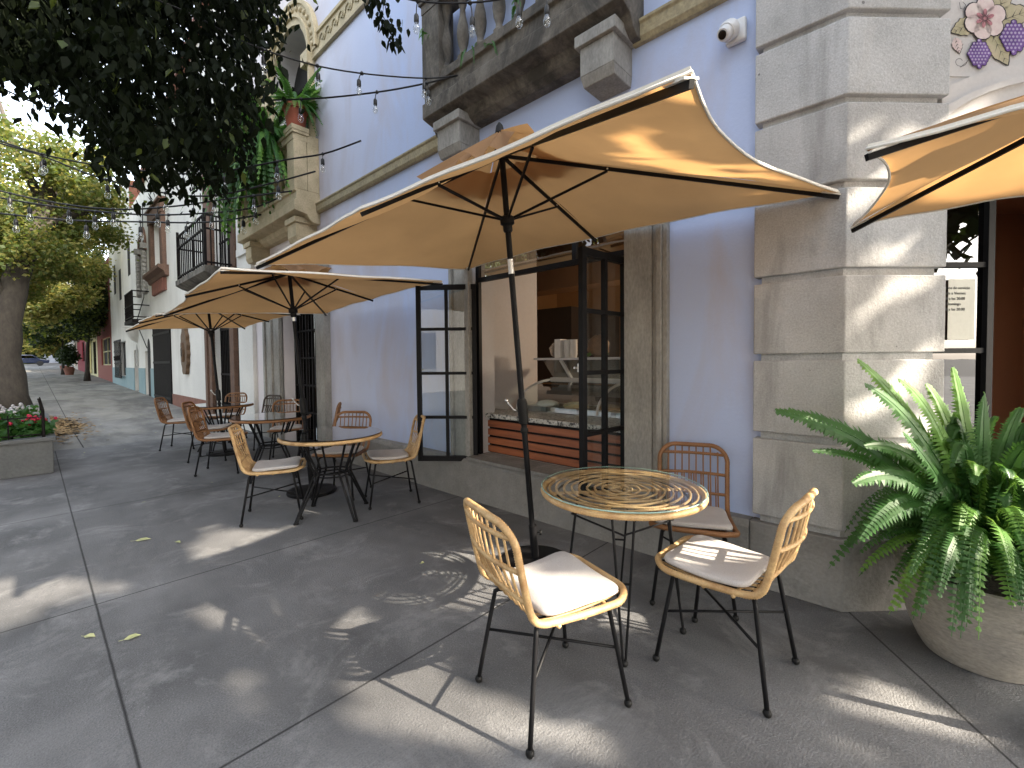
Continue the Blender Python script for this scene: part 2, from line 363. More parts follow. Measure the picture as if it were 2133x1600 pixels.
# ================================================================== the ground
XW = 3.08; XP = 3.00; XL = 2.97
g = MB(); g.quad((-3.2, -40, 0), (40, -40, 0), (40, 9.86, 0), (-3.2, 10.4, 0)); g.build('pavement', 'pavement').update_tag()
tag(bpy.data.objects['pavement'], 'dark grey concrete pavement with scored joints around the cafe', kind='structure')
g = MB(); ys = [10, 14, 20, 30, 45, 70, 110]
for a, b in zip(ys, ys[1:]):
    g.quad((-3.2, a if a > 10 else 10.4, gz(a)-.001), (4, a if a > 10 else 9.80, gz(a)-.001), (4, b, gz(b)-.001), (-3.2, b, gz(b)-.001))
g.build('sidewalk', 'pale_pavement'); tag(bpy.data.objects['sidewalk'], 'pale worn concrete sidewalk running down the street', kind='structure')
g = MB(); g.quad((-60, -60, -.14), (-3.2, -60, -.14), (-3.2, 300, -.14), (-60, 300, -.14)); g.quad((-3.2, -60, -.14), (-3.2, -60, 0), (-3.2, 300, 0), (-3.2, 300, -.14)); 
g.quad((-400, -400, -.3), (400, -400, -.3), (400, 600, -.3), (-400, 600, -.3)); g.build('road', 'asphalt'); tag(bpy.data.objects['road'], 'dark asphalt street beyond the kerb', kind='structure')
g = MB(); g.quad((-3.2, 110, gz(110)-.01), (60, 110, gz(110)-.01), (60, 300, gz(110)-.01), (-3.2, 300, gz(110)-.01)); g.build('far_ground', 'asphalt'); tag(bpy.data.objects['far_ground'], 'asphalt at the far end of the street', kind='structure')

# ================================================================== the café building
bld = empty('cafe_building', (3.1, 4, 0), 0, 'lavender stucco cafe building with grey stone corner pier and carved balconies', 'building')
W1 = (1.66, 3.40, .43, 2.85)           # serving window
D2 = (6.98, 8.50, .02, 2.75)           # second doorway
AR = (7.10, 8.62, 4.2, 6.15)           # arched balcony door
ys = sorted({.6, W1[0], W1[1], D2[0], D2[1], AR[0], AR[1], 10.82}); zs = sorted({-.05, W1[2], W1[3], D2[2], D2[3], AR[2], AR[3], 6.95, 10.2})
mb = MB(); facade(mb, XW, ys, zs, [W1, D2, AR, (AR[0], AR[1], AR[3], 6.95)], .0)
for (y0, y1, z0, z1), dd in ((W1, .3), (D2, .3), (AR, .35)):
    e = [((y0, z0), (y0, z1)), ((y0, z1), (y1, z1)), ((y1, z1), (y1, z0)), ((y1, z0), (y0, z0))]
    rv = MB() if y0 == W1[0] else mb
    for a, b in e:
        if (y0, y1) == AR[:2] and a[1] == b[1] == z1: continue
        rv.quad((XW, a[0], a[1]), (XW, b[0], b[1]), (XW+dd, b[0], b[1]), (XW+dd, a[0], a[1]))
    if rv is not mb: rv.build('window_reveal', 'jamb_paint', bld)
yc = (AR[0]+AR[1])/2; ra = (AR[1]-AR[0])/2; arc = [(yc-ra*math.cos(PI*i/20), AR[3]+ra*math.sin(PI*i/20)*1.0) for i in range(21)]
for a, b in zip(arc, arc[1:]):
    mb.quad((XW, a[0], a[1]), (XW, b[0], b[1]), (XW, b[0], 6.95), (XW, a[0], 6.95))
    mb.quad((XW, a[0], a[1]), (XW+.35, a[0], a[1]), (XW+.35, b[0], b[1]), (XW, b[0], b[1]))
mb.quad((XW, 10.82, -.05), (XW, 10.82, 10.2), (12, 10.82, 10.2), (12, 10.82, -.05))
mb.build('wall', 'lavender_stucco', bld)
# chamfer frame:  CH_(t, o, z): t metres along the chamfer from the corner, o metres out of it
P1 = Vector((XP, .325, 0)); TD = Vector((.7071, -.7071, 0)); NO = Vector((-.7071, -.7071, 0))
def CF(t, o, z): return P1+TD*t+NO*o+Vector((0, 0, z))
def cbox(mb, t0, t1, o0, o1, z0, z1): return mb.hexa([CF(t0, o1, z0), CF(t1, o1, z0), CF(t1, o0, z0), CF(t0, o0, z0), CF(t0, o1, z1), CF(t1, o1, z1), CF(t1, o0, z1), CF(t0, o0, z1)])
# pier of channelled blocks, one mesh per block
def pier_ring(t0, t1, inset, z0, z1, mb, left=True):
    i = inset
    if left:
        pts = [(XW+.25, .775-i), (XP+i, .775-i), (XP+i, P1.y+i*.4142), None, None]
        a = CF(t1-i, -i, 0); b = CF(t1-i, -.30, 0); pts[3] = (a.x, a.y); pts[4] = (b.x, b.y)
    else:
        a = CF(t0+i, -.3, 0); b = CF(t0+i, -i, 0); c = CF(t1-i, -i, 0); d = Vector((c.x+.5, c.y, 0)); e = Vector((d.x, d.y+.35, 0))
        pts = [(p.x, p.y) for p in (a, b, c, d, e)]
    mb.prism([(x, y, z0) for x, y in reversed(pts)], (0, 0, z1-z0))
lev = [0, .40, .445, .912, .955, 1.385, 1.425, 1.845, 1.888, 2.315, 2.357, 2.765, 2.808, 3.212, 3.255, 3.70, 3.745, 4.20, 4.245, 4.7]
for left in (True, False):
    core = MB(); pier_ring(2.0, 2.565, .035, 0, 10.2, core, left) if not left else pier_ring(0, .565, .035, 0, 10.2, core)
    core.build('pier_core', 'stone', bld)
    for k in range(0, len(lev), 2):
        mb = MB(); pr = -.012 if k == 0 else 0
        pier_ring(0 if left else 2.0, .565 if left else 2.565, pr, lev[k], lev[k+1], mb, left)
        if pr: pass
        mb.build('pier_block', 'stone' if k else 'plinth_stone', bld, bevel=.007)
# chamfer wall over the entrance, mural panel, arch moulding
mb = MB(); cbox(mb, .565, 2.0, -.30, -.07, 2.95, 10.2); mb.build('entrance_wall', 'mural_ground', bld)
mb = MB(); n = 24; tc = 1.28; R0 = .95
def archpt(r, a, o): return CF(tc-r*math.cos(a), o, 2.30+.62*math.sin(a)*r/.95)
def arch_band(mb, r0, r1, o0, o1):
    for i in range(n):
        a0 = PI*i/n; a1 = PI*(i+1)/n
        q = []
        for o in (o0, o1):
            for r, a in ((r0, a0), (r1, a0), (r1, a1), (r0, a1)):
                p = archpt(r, a, o); t = (p-P1).dot(TD); t = min(max(t, .567), 1.998); p = CF(t, o, p.z); q.append(p)
        mb.add(q, [(0, 1, 2, 3), (7, 6, 5, 4), (1, 5, 6, 2), (0, 3, 7, 4)])
mb = MB(); arch_band(mb, .78, .95, -.07, -.03); arch_band(mb, .95, 1.0, -.07, -.015); arch_band(mb, 1.0, 1.12, -.07, -.045); mb.build('arch_moulding', 'mural_ground', bld)
mb = MB()
for i in range(n):
    a0, a1 = PI*i/n, PI*(i+1)/n
    p, q = archpt(.78, a0, -.075), archpt(.78, a1, -.075); T0 = min(max((p-P1).dot(TD), .567), 1.998); T1 = min(max((q-P1).dot(TD), .567), 1.998)
    mb.quad(CF(T0, -.075, p.z), CF(T1, -.075, q.z), CF(T1, -.075, 2.96), CF(T0, -.075, 2.96))
mb.build('spandrel', 'mural_ground', bld)
# mural on the panel: flower, leaves, berries, tendrils
def mpt(px, py, o=-.066):
    r = ray(px, py); q = P1+NO*o; k = (q-CAM).dot(NO)/r.dot(NO); return CAM+r*k
def mpoly(mb, pts, o): mb.poly([mpt(x, y, o) for x, y in pts])
def petal(cx, cy, ang, L, Wd):
    P = []
    for i in range(16):
        a = 2*PI*i/16; u = L/2*(1+math.cos(a)); v = Wd/2*math.sin(a)*(1+.25*math.cos(a)); P.append((cx+u*math.cos(ang)-v*math.sin(ang), cy+u*math.sin(ang)+v*math.cos(ang)))
    return P
fl = MB(); oc = MB(); pk = MB(); lf = MB(); pu = MB(); li = MB(); lb = MB()
fc = (2052, 38)
for a in (-2.6, -1.55, -.35, .75, 1.75, 2.7):
    p = petal(fc[0], fc[1], a, 44, 36); mpoly(fl, p, -.060); mpoly(oc, [(fc[0]+(x-fc[0])*1.06-.5, fc[1]+(y-fc[1])*1.06) for x, y in p], -.063)
    mpoly(pk, petal(fc[0], fc[1], a, 20, 8), -.057)
for a in range(14):
    an = a*.45; mpoly(oc, [(fc[0]+4*math.cos(an+.3), fc[1]+4*math.sin(an+.3)), (fc[0]+17*math.cos(an), fc[1]+17*math.sin(an)), (fc[0]+4*math.cos(an-.1), fc[1]+4*math.sin(an-.1))], -.055)
def mleaf(x, y, ang, L, Wd, m_=lf):
    P = []
    for i in range(11):
        u = i/10; wv = Wd/2*math.sin(PI*u**.8)*(1+.18*(i % 2)); P.append((u*L, wv))
    Q = P+[(u, -v) for u, v in reversed(P[1:-1])]
    Q = [(x+u*math.cos(ang)-v*math.sin(ang), y+u*math.sin(ang)+v*math.cos(ang)) for u, v in Q]
    mpoly(lb, [(x+(a-x)*1.05, y+(b-y)*1.05) for a, b in Q], -.0655); mpoly(m_, Q, -.0645)
    for s_ in (-1, 1):
        for u in (.2, .4, .6, .8):
            a = (x+u*L*math.cos(ang), y+u*L*math.sin(ang)); an = ang+s_*.7; l2 = Wd*.4*math.sin(PI*u)+3
            b = (a[0]+l2*math.cos(an), a[1]+l2*math.sin(an)); mpoly(oc, [a, b, (a[0]+1.3, a[1]+1.3)], -.0625)
    mpoly(oc, [(x, y-.6), (x+L*math.cos(ang), y+L*math.sin(ang)), (x, y+1)], -.0625)
mleaf(2035, 45, 2.75, 58, 34); mleaf(2062, 62, 1.1, 82, 44); mleaf(2080, 45, -.35, 75, 44); mleaf(2070, 30, -1.0, 66, 36); mleaf(2075, 60, .3, 60, 30)
def berry(cx, cy, rx, ry):
    for i in range(-3, 4):
        for j in range(-4, 5):
            x = i*2*rx/6.2+(j % 2)*rx/6.2; y = j*ry*2/8.2
            if (x/rx)**2+(y/ry)**2 > 1: continue
            r = rx/4.3; mpoly(lb, [(cx+x+r*1.25*math.cos(2*PI*k/10), cy+y+r*1.25*math.sin(2*PI*k/10)) for k in range(10)], -.0625+.0001*(i+j*.3))
            mpoly(pu, [(cx+x+r*math.cos(2*PI*k/10), cy+y+r*math.sin(2*PI*k/10)) for k in range(10)], -.0595+.0001*(i+j*.3))
            mpoly(li, [(cx+x-r*.2+r*.45*math.cos(2*PI*k/8), cy+y-r*.3+r*.45*math.sin(2*PI*k/8)) for k in range(8)], -.0565)
for ba in ((2040, 112, 21, 27), (2112, 78, 25, 32)):
    pu = MB(); li = MB(); berry(*ba); bo_ = pu.build('mural_berry', 'mural_purple', bld); li.build('berry_highlights', 'mural_lilac', bo_)
for pts in ([(2000+14*math.cos(.5*k)*(1-k*.06), 128+12*math.sin(.5*k)*(1-k*.06)) for k in range(13)], [(1998, 5), (2000, 18), (2008, 20), (2012, 10), (2006, 4)], [(2020, 122), (2010, 132), (2000, 140)]):
    for a, b in zip(pts, pts[1:]):
        d = (b[1]-a[1], -(b[0]-a[0])); l = math.hypot(*d)/1.1; mpoly(oc, [a, b, (b[0]+d[0]/l, b[1]+d[1]/l), (a[0]+d[0]/l, a[1]+d[1]/l)], -.061)
mleaf(1990, 78, 1.3, 34, 20, fl)
for mbx, nm, mt in ((fl, 'mural_petals', 'mural_petal'), (oc, 'mural_outlines', 'mural_line'), (pk, 'mural_flower_centre', 'mural_pink'), (lf, 'mural_leaves', 'mural_leaf'), (lb, 'mural_shading', 'mural_line')):
    mbx.build(nm, mt, bld)
# entrance glazing
fr = MB()
for t0, t1 in ((.565, .595), (1.03, 1.07), (1.94, 2.0)): cbox(fr, t0, t1, -.26, -.20, .02, 2.4)
for z in (.02, .60, 1.42, 1.93, 2.38): cbox(fr, .595, 1.03, -.25, -.21, z, z+.03)
cbox(fr, 1.07, 1.94, -.26, -.20, 2.38, 2.43)
fr.build('entrance_frame', 'black_metal', bld)
mb = MB(); mb.quad(CF(.56, -.23, .02), CF(1.03, -.23, .02), CF(1.03, -.23, 2.41), CF(.56, -.23, 2.41)); mb.build('entrance_glass', 'dark_glass', bld)
mb = MB(); cbox(mb, .565, 2.0, -.30, -.20, 2.43, 2.96); mb.build('entrance_lintel', 'mural_ground', bld)
mb = MB(); mb.quad(CF(.3, -1.3, 0), CF(2.6, -1.3, 0), CF(2.6, -1.3, 3), CF(.3, -1.3, 3)); mb.quad(CF(.3, -1.3, 0), CF(.3, -1.3, 3), CF(.3, -.3, 3), CF(.3, -.3, 0)); mb.quad(CF(2.6, -1.3, 0), CF(2.6, -1.3, 3), CF(2.6, -.3, 3), CF(2.6, -.3, 0)); mb.quad(CF(.3, -.3, 2.6), CF(.3, -1.3, 2.6), CF(2.6, -1.3, 2.6), CF(2.6, -.3, 2.6))
mb.build('entrance_hall', 'entrance_orange', bld)
# side street wall, roof
e = CF(2.565, 0, 0)
mb = MB(); mb.quad((e.x, e.y, 0), (16, e.y, 0), (16, e.y, 10.2), (e.x, e.y, 10.2)); mb.build('side_wall', 'lavender_stucco', bld)
mb = MB(); mb.poly([(XW-.1, .7, 10.2), (XW-.1, 10.9, 10.2), (16, 10.9, 10.2), (16, e.y, 10.2), (e.x, e.y, 10.2)]); mb.build('roof', 'plinth_stone', bld)
# plinth, with gap free run
mb = MB(); prof_sweep(mb, [(0, -.02), (.11, -.02), (.11, .36), (.085, .40), (0, .40)], (XW, .79, 0), (XW, 6.72, 0), (-1, 0, 0)); prof_sweep(mb, [(0, -.02), (.11, -.02), (.11, .36), (.085, .40), (0, .40)], (XW, 8.95, 0), (XW, 9.8, 0), (-1, 0, 0)); mb.build('plinth', 'plinth_stone', bld)
mb = MB()
for k in range(5): mb.box(XL-.015+k*.062, XL-.015+k*.062+.058, W1[0]+.01, W1[1]-.01, .402, .432)
mb.build('window_sill', 'plinth_stone', bld)
# surround of the serving window
mb = MB()
for (y0, y1, sgn) in ((1.335, 1.659, 1), (3.401, 3.93, -1)):
    a, b = (y0, y1) if sgn > 0 else (y0, y1)
    if sgn > 0: bands = [(1.335, 1.365, .05), (1.367, 1.405, .075), (1.407, 1.44, .045), (1.442, 1.659, .062)]
    else: bands = [(3.401, 3.62, .062), (3.622, 3.655, .045), (3.657, 3.695, .075), (3.697, 3.73, .05)]
    for (p, q, o) in bands: mb.box(XW-o, XW+.02, p, q, .404, 3.02)
mb.box(XW-.07, XW+.02, 1.335, 3.73, 3.022, 3.10)
mb.build('window_surround', 'grey_moulding', bld, bevel=.004)
# doorway surround
mb = MB()
for (p, q, o) in ((6.60, 6.75, .10), (6.752, 6.98, .065), (8.50, 8.78, .065), (8.782, 8.86, .10), (8.862, 9.15, .06), (9.152, 9.24, .09)): mb.box(XW-o, XW+.02, p, q, .0, 2.95)
mb.box(XW-.11, XW+.02, 6.6, 9.24, 2.952, 3.08)
mb.build('doorway_surround', 'grey_moulding', bld, bevel=.005)
# corner pilaster at the far end
mb = MB(); mb.box(XW-.07, XW+.02, 9.86, 10.74, 0, 9.9); mb.box(XW-.12, XW-.071, 9.95, 10.6, 3.6, 3.75); mb.box(XW-.11, XW-.071, 9.95, 10.6, 4.6, 4.68); mb.box(XW-.11, XW-.071, 9.95, 10.6, 5.3, 5.38)
mb.build('corner_pilaster', 'white_stucco', bld)
# string course
prof = [(0, 0), (.035, 0), (.06, .03), (.06, .11), (.075, .125), (.075, .145), (0, .15)]
mb = MB(); prof_sweep(mb, prof, (XW, .78, 3.68), (XW, 1.60, 3.68), (-1, 0, 0)); mb.build('string_course', 'ochre_stone', bld, bevel=.004); mb = MB(); prof_sweep(mb, prof, (XW, 3.72, 3.68), (XW, 6.9, 3.68), (-1, 0, 0)); mb.build('string_course', 'ochre_stone', bld, bevel=.004)
# upper carved band at the spring of the arch
mb = MB(); prof_sweep(mb, [(0, 0), (.05, 0), (.05, .04), (.03, .05), (.03, .30), (.055, .31), (.055, .36), (0, .36)], (XW, .8, 6.02), (XW, 7.0, 6.02), (-1, 0, 0)); prof_sweep(mb, [(0, 0), (.05, 0), (.05, .04), (.03, .05), (.03, .30), (.055, .31), (.055, .36), (0, .36)], (XW, 8.72, 6.02), (XW, 9.8, 6.02), (-1, 0, 0))
o = mb.build('carved_band', 'cream_stone', bld)
sc_ = MB()
for k in range(30):
    y = 1.0+k*.2
    for s_ in (1,):
        pts = [(XW-.036, y+.075*math.cos(t*.55)*(1-t*.07), 6.2+.075*math.sin(t*.55)*(1-t*.07)) for t in range(11)]
        sc_.tube(pts, .010, 5); sc_.tube([(XW-.036, y+.075, 6.2), (XW-.036, y+.13, 6.13), (XW-.036, y+.2, 6.2)], .009, 5)
sc_.build('scroll_ornament', 'ochre_stone', o, smooth='all')
# archivolt and jamb trims round the arched opening
mb = MB()
def arch_trim(r0, r1, o):
    for i in range(20):
        a0, a1 = PI*i/20, PI*(i+1)/20; q = []
        for x in (XW+.01, XW-o):
            for r, a in ((r0, a0), (r1, a0), (r1, a1), (r0, a1)): q.append((x, yc-r*math.cos(a), AR[3]+r*math.sin(a)))
        mb.add(q, [(0, 3, 2, 1), (4, 5, 6, 7), (1, 2, 6, 5), (0, 4, 7, 3)])
arch_trim(ra-.001, ra+.10, .05); arch_trim(ra+.10, ra+.14, .09); arch_trim(ra+.14, ra+.30, .045); arch_trim(ra+.30, ra+.36, .08)
for y0, y1, o in ((AR[0]-.10, AR[0]+.001, .05), (AR[0]-.14, AR[0]-.10, .09), (AR[1]-.001, AR[1]+.10, .05), (AR[1]+.10, AR[1]+.14, .09), (AR[1]+.14, AR[1]+.3, .045)): mb.box(XW-o, XW+.01, y0, y1, 4.2, AR[3])
mb.box(XW-.13, XW+.01, AR[0]-.18, AR[0]+.06, 5.95, 6.148); mb.box(XW-.13, XW+.01, AR[1]-.06, AR[1]+.18, 5.95, 6.148)
mb.build('arch_trim', 'cream_stone', bld, bevel=.004)
rz = MB()
for i in range(18):
    a = PI*(i+.5)/18; rz = MB(); rz.ball((XW-.05, yc-(ra+.22)*math.cos(a), AR[3]+(ra+.22)*math.sin(a)), .04, 6); rz.build('arch_rosette', 'cream_stone', bld, smooth='all')
mb = MB(); mb.box(XW+.33, XW+.36, AR[0], AR[1], 4.2, 7.0); mb.build('balcony_door', 'dark_void', bld)
mb = MB()
for y in (AR[0]+.03, yc, AR[1]-.03): mb.box(XW+.29, XW+.328, y-.03, y+.03, 4.2, 6.7)
for z in (5.0, 5.8, 6.2): mb.box(XW+.295, XW+.327, AR[0], AR[1], z, z+.05)
mb.build('balcony_door_frame', 'iron', bld)

# balconies -----------------------------------------------------------------
def balcony(y0, y1, xf, zb, zt, h, mt, name, br, posts, nb, mt_br=None):
    """zb underside of fascia, zt floor top"""
    bo = MB()
    pf = [(0, zb-.14), (.10, zb-.14), (.16, zb-.10), (.2, zb-.03), (XW-xf-.02, zb), (XW-xf, zb+.01), (XW-xf, zb+.15), (XW-xf-.03, zb+.17), (XW-xf-.03, zt-.04), (XW-xf, zt-.03), (XW-xf, zt), (0, zt)]
    prof_sweep(bo, pf, (XW, y0, 0), (XW, y1, 0), (-1, 0, 0))
    b = bo.build(name, mt, bld, bevel=.006)
    r = MB(); r.box(xf+.0, xf+.20, y0+.002, y1-.002, zt+h, zt+h+.09); r.box(xf-.02, xf+.22, y0-.02, y1+.02, zt+h+.091, zt+h+.13)
    r.box(xf+.02, xf+.18, y0+.2, y1-.2, zt+.001, zt+.07)
    r.build('balustrade_rail', mt, b)
    for (a, c) in posts:
        p = MB()
        p.box(xf+.005, xf+.195, a, c, zt+.001, zt+h-.001); p.box(xf-.03, xf+.23, a-.03, c+.03, zt+h+.131, zt+h+.20)
        p.box(xf+.2, XW-.001, a if a < (y0+y1)/2 else c-.06, a+.06 if a < (y0+y1)/2 else c, zt+.001, zt+h+.12)
        p.build('balustrade_post', mt, b, bevel=.006)
    pr = [(.055, 0), (.055, .05), (.035, .07), (.03, .11), (.05, .17), (.06, .24), (.052, .31), (.03, .40), (.026, .46), (.04, .50), (.04, .53), (.055, .56), (.055, .60)]
    for k in range(nb):
        y = lerp(y0+.28, y1-.28, k/(nb-1)); q = MB(); sz = (h-.07)/.6
        q.lathe([(r_, z*sz) for r_, z in pr], (xf+.10, y, zt+.07), 12); q.build('baluster', mt, b, smooth=True)
    for (a, c) in br:
        q = MB(); xb = xf+.06
        q.hexa([(xb+.03, a+.01, zb-.42), (XW-.001, a+.01, zb-.42), (XW-.001, c-.01, zb-.42), (xb+.03, c-.01, zb-.42), (xb, a, zb-.35), (XW-.001, a, zb-.35), (XW-.001, c, zb-.35), (xb, c, zb-.35)])
        q.box(xb, XW-.001, a, c, zb-.349, zb-.145); q.box(xb-.03, XW-.001, a-.03, c+.03, zb-.144, zb-.06)
        q.build('balcony_bracket', mt_br or mt, b, bevel=.006)
    return b
b1 = balcony(1.53, 3.76, 2.75, 3.83, 4.14, .72, 'dark_stone', 'near_balcony', ((1.62, 1.90), (3.27, 3.60)), ((1.531, 1.80), (3.49, 3.759)), 8, 'grey_moulding')
b2 = balcony(6.86, 9.55, 2.70, 3.66, 3.98, .72, 'cream_stone', 'far_balcony', ((6.98, 7.30), (9.0, 9.3)), ((6.861, 7.12), (9.29, 9.549)), 10)

# serving window: metal frame, casements, transom -----------------------------------------
XF = XW+.06
mb = MB(); mb.box(XF-.02, XF+.02, 3.355, 3.399, .44, 2.84); mb.box(XF-.02, XF+.02, 1.661, 1.70, .44, 2.84); mb.box(XF-.02, XF+.02, 1.701, 3.354, 2.20, 2.245); mb.box(XF-.02, XF+.02, 2.16, 2.20, 2.246, 2.84)
mb.build('window_frame', 'black_metal', bld)
for a_, b_ in ((1.70, 2.16), (2.20, 3.354)): mb = MB(); mb.quad((XF, b_, 2.246), (XF, a_, 2.246), (XF, a_, 2.84), (XF, b_, 2.84)); mb.build('transom_glass', 'transom_glass', bld)
def casement(hx, hy, fx, fy, z0, z1, nc, nr):
    a = Vector((hx, hy, 0)); b = Vector((fx, fy, 0)); d = (b-a); L = d.length; d.normalize(); nn = Vector((-d.y, d.x, 0))
    f = MB(); up = Vector((0, 0, 1))
    for i, k in enumerate([0]+[i/nc for i in range(1, nc)]+[1]):
        wd = .045 if k in (0, 1) else .03; p = a+d*(L*k + (wd/2 if k == 0 else (-wd/2 if k == 1 else 0)))
        f.obox(p+up*(z0+z1)/2, d*wd/2, nn*.019, up*(z1-z0)/2)
    for j in range(nr+1):
        z = lerp(z0, z1, j/nr); hh = .026 if j in (0, nr) else .015; zc = z+(hh if j == 0 else (-hh if j == nr else 0))
        f.obox(a+d*L/2+up*zc, d*(L/2-.0455), nn*.0175, up*hh)
    o = f.build('casement', 'black_metal', bld)
    gl = MB(); c0_ = a+d*L/2+up*(z0+z1)/2; e1 = d*(L/2-.03); e2 = up*((z1-z0)/2-.02); gl.quad(c0_-e1-e2, c0_+e1-e2, c0_+e1+e2, c0_-e1+e2); gl.build('glass_panes', 'window_glass', o)
    hd = MB(); c = a+d*(L-.025)+up*(lerp(z0, z1, .52)); hd.obox(c-nn*.03, d*.008, nn*.015, up*.03); hd.obox(c-nn*.05, d*.035, nn*.006, up*.008); hd.build('latch', 'steel', o)
    return o
casement(3.10, 3.37, 2.70, 3.845, .37, 2.18, 2, 4)
casement(3.10, 1.69, 2.56, 1.735, .45, 2.17, 2, 4)
# counter front, sills, room
cn = MB(); cn.box(3.30, 3.34, 1.45, 3.62, .42, .80); cn.build('counter_back', 'black_metal', bld)
for k in range(4):
    z = .44+k*.088; q = MB(); q.box(3.275, 3.299, 1.45, 3.62, z, z+.066); q.build('wooden_slat', 'wood_slat', bld, bevel=.003)
mb = MB(); mb.box(3.24, 3.62, 1.45, 3.62, .802, .848); mb.build('granite_counter', 'granite', bld, bevel=.006)
mb = MB(); mb.quad((XW+.3, -0.0, 0), (XW+.3, 1.659, 0), (XW+.3, 1.659, 3), (XW+.3, 0, 3)); mb.build('inner_partition', 'jamb_paint', bld); mb = MB(); mb.quad((XW+.3, 3.401, 0), (XW+.3, 6, 0), (XW+.3, 6, 3), (XW+.3, 3.401, 3))
mb.box(XW+.3, XW+1.3, 3.63, 3.66, .0, 3.0)
mb.build('inner_partition', 'jamb_paint', bld)
mb = MB(); x0, x1, y0, y1 = XW+.3, 8.2, .2, 6.2
mb.quad((x1, y0, 0), (x1, y1, 0), (x1, y1, 3.2), (x1, y0, 3.2)); mb.quad((x0, y1, 0), (x1, y1, 0), (x1, y1, 3.2), (x0, y1, 3.2)); mb.quad((x0, y0, 0), (x1, y0, 0), (x1, y0, 3.2), (x0, y0, 3.2)); mb.build('room_wall', 'room_wall', bld)
mb = MB(); mb.quad((x0, y0, 3.2), (x1, y0, 3.2), (x1, y1, 3.2), (x0, y1, 3.2)); mb.quad((x0, y0, .01), (x1, y0, .01), (x1, y1, .01), (x0, y1, .01)); mb.box(6.5, 8.19, 4.6, 6.19, .02, 2.35); mb.build('room_ceiling', 'room_dark', bld)
mb = MB(); mb.box(5.3, 5.7, .21, 6.19, 2.45, 3.19); mb.build('ceiling_beam', 'room_beam', bld)
mb = MB(); mb.box(8.16, 8.195, 3.9, 4.05, 1.85, 2.05); mb.build('wall_sign', 'paper', bld)
q = MB(); q.tube([(8.155, 3.975+.035*math.cos(a*.6), 1.95+.04*math.sin(a*.6)) for a in range(11)], .006, 6, closed=False); q.build('wall_sign_mark', 'ink', bld)
lp = MB(); lp.lathe([(.12, 0), (.12, .03), (.05, .07)], (5.6, 1.35, 2.35), 16); lo = lp.build('ceiling_lamp', 'lamp_glow', bld, smooth=True)
L = bpy.data.lights.new('room_lamp', 'POINT'); L.energy = 105; L.color = (1, .80, .58); L.shadow_soft_size = .12; lo2 = bpy.data.objects.new('room_lamp', L); lo2.location = (5.5, 1.6, 2.2); col.objects.link(lo2)
# second doorway: recessed grille door
mb = MB(); mb.box(XW+.30, XW+.31, 6.0, 10, 0, 3); mb.build('doorway_back', 'dark_void', bld)
mb = MB()
for k in range(7): y = lerp(D2[0]+.03, D2[1]-.03, k/6); mb.box(XW+.20, XW+.24, y-.018, y+.018, .02, 2.74)
for z in (.03, .5, .98, 1.46, 1.94, 2.28, 2.7): mb.box(XW+.205, XW+.235, D2[0], D2[1], z, z+.028)
mb.build('iron_door', 'iron', bld)
mb = MB(); mb.quad((XW+.25, D2[1], .02), (XW+.25, D2[0], .02), (XW+.25, D2[0], 2.74), (XW+.25, D2[1], 2.74)); mb.build('doorway_glass', 'dark_glass', bld)

# ---------------------------------------------------------------- gelato case and what stands in and on it
cs = empty('display_case', (3.9, 2.5, 0), 0, 'curved glass gelato display case behind the granite counter', 'display case')
mb = MB(); mb.box(3.64, 4.6, 1.3, 3.35, .02, .84); mb.build('cabinet', 'white_metal', cs, bevel=.01)
ys0, ys1 = 1.32, 3.33
arcp = [(3.66+.62*(1-math.cos(t*PI/2/10)), .86+.30*math.sin(t*PI/2/10)) for t in range(11)]
mb = MB()
for a, b in zip(arcp, arcp[1:]): mb.quad((a[0], ys0, a[1]), (a[0], ys1, a[1]), (b[0], ys1, b[1]), (b[0], ys0, b[1]))
mb.build('curved_glass', 'case_glass', cs, smooth='all')
mb = MB()
for y in (ys0, 2.3, ys1): mb.tube([(p[0], y, p[1]+.004) for p in arcp], .014, 6)
mb.box(4.26, 4.34, ys0, ys1, 1.14, 1.19); mb.build('case_frame', 'white_metal', cs)
mb = MB()
for y in (1.5, 3.05): mb.bar((4.32, y, 1.17), (4.10, y, 1.40), .03)
mb.box(3.95, 4.42, ys0, ys1, 1.40, 1.425); mb.build('upper_shelf', 'white_metal', cs)
mb = MB(); mb.quad((4.32, ys0, 1.19), (4.32, ys1, 1.19), (4.12, ys1, 1.40), (4.12, ys0, 1.40)); mb.build('upper_glass', 'case_glass', cs)
for k in range(5):
    q = MB(); y = 1.42+k*.39; q.box(3.74, 4.2, y, y+.33, .845, .90); tr = q.build('gelato_tray', 'steel', cs)
    q = MB(); q.ball((3.97, y+.165, .90), .14, 10, .35); q.build('gelato', ('cup_white', 'mural_petal', 'bag_brown', 'mural_leaf', 'cup_white')[k], tr, smooth='all')
sh = 1.426
t = MB(); t.box(4.05, 4.17, 3.02, 3.10, sh, sh+.21); t.build('paper_box', 'cup_white'); tag(bpy.data.objects['paper_box'], 'narrow upright white box on the left end of the display case shelf', 'box')
def ray_y(px, x): return atx(px, 750, x).y
for px, nm in ((1182, 'left'), (1195, 'right')):
    y = ray_y(px, 4.12); st = empty('cup_stack', (4.12, y, sh), 0, 'tall stack of white paper cups, the %s one of the pair on the glass case' % nm, 'cup stack', 'stacks of paper cups')
    for k in range(10):
        q = MB(); z = sh+k*.017; q.lathe([(.034, z), (.043, z+.045), (.045, z+.048), (.041, z+.047), (.032, z+.005)], (4.12, y, 0), 14, caps=False); q.build('paper_cup', 'cup_white', st, smooth=True)
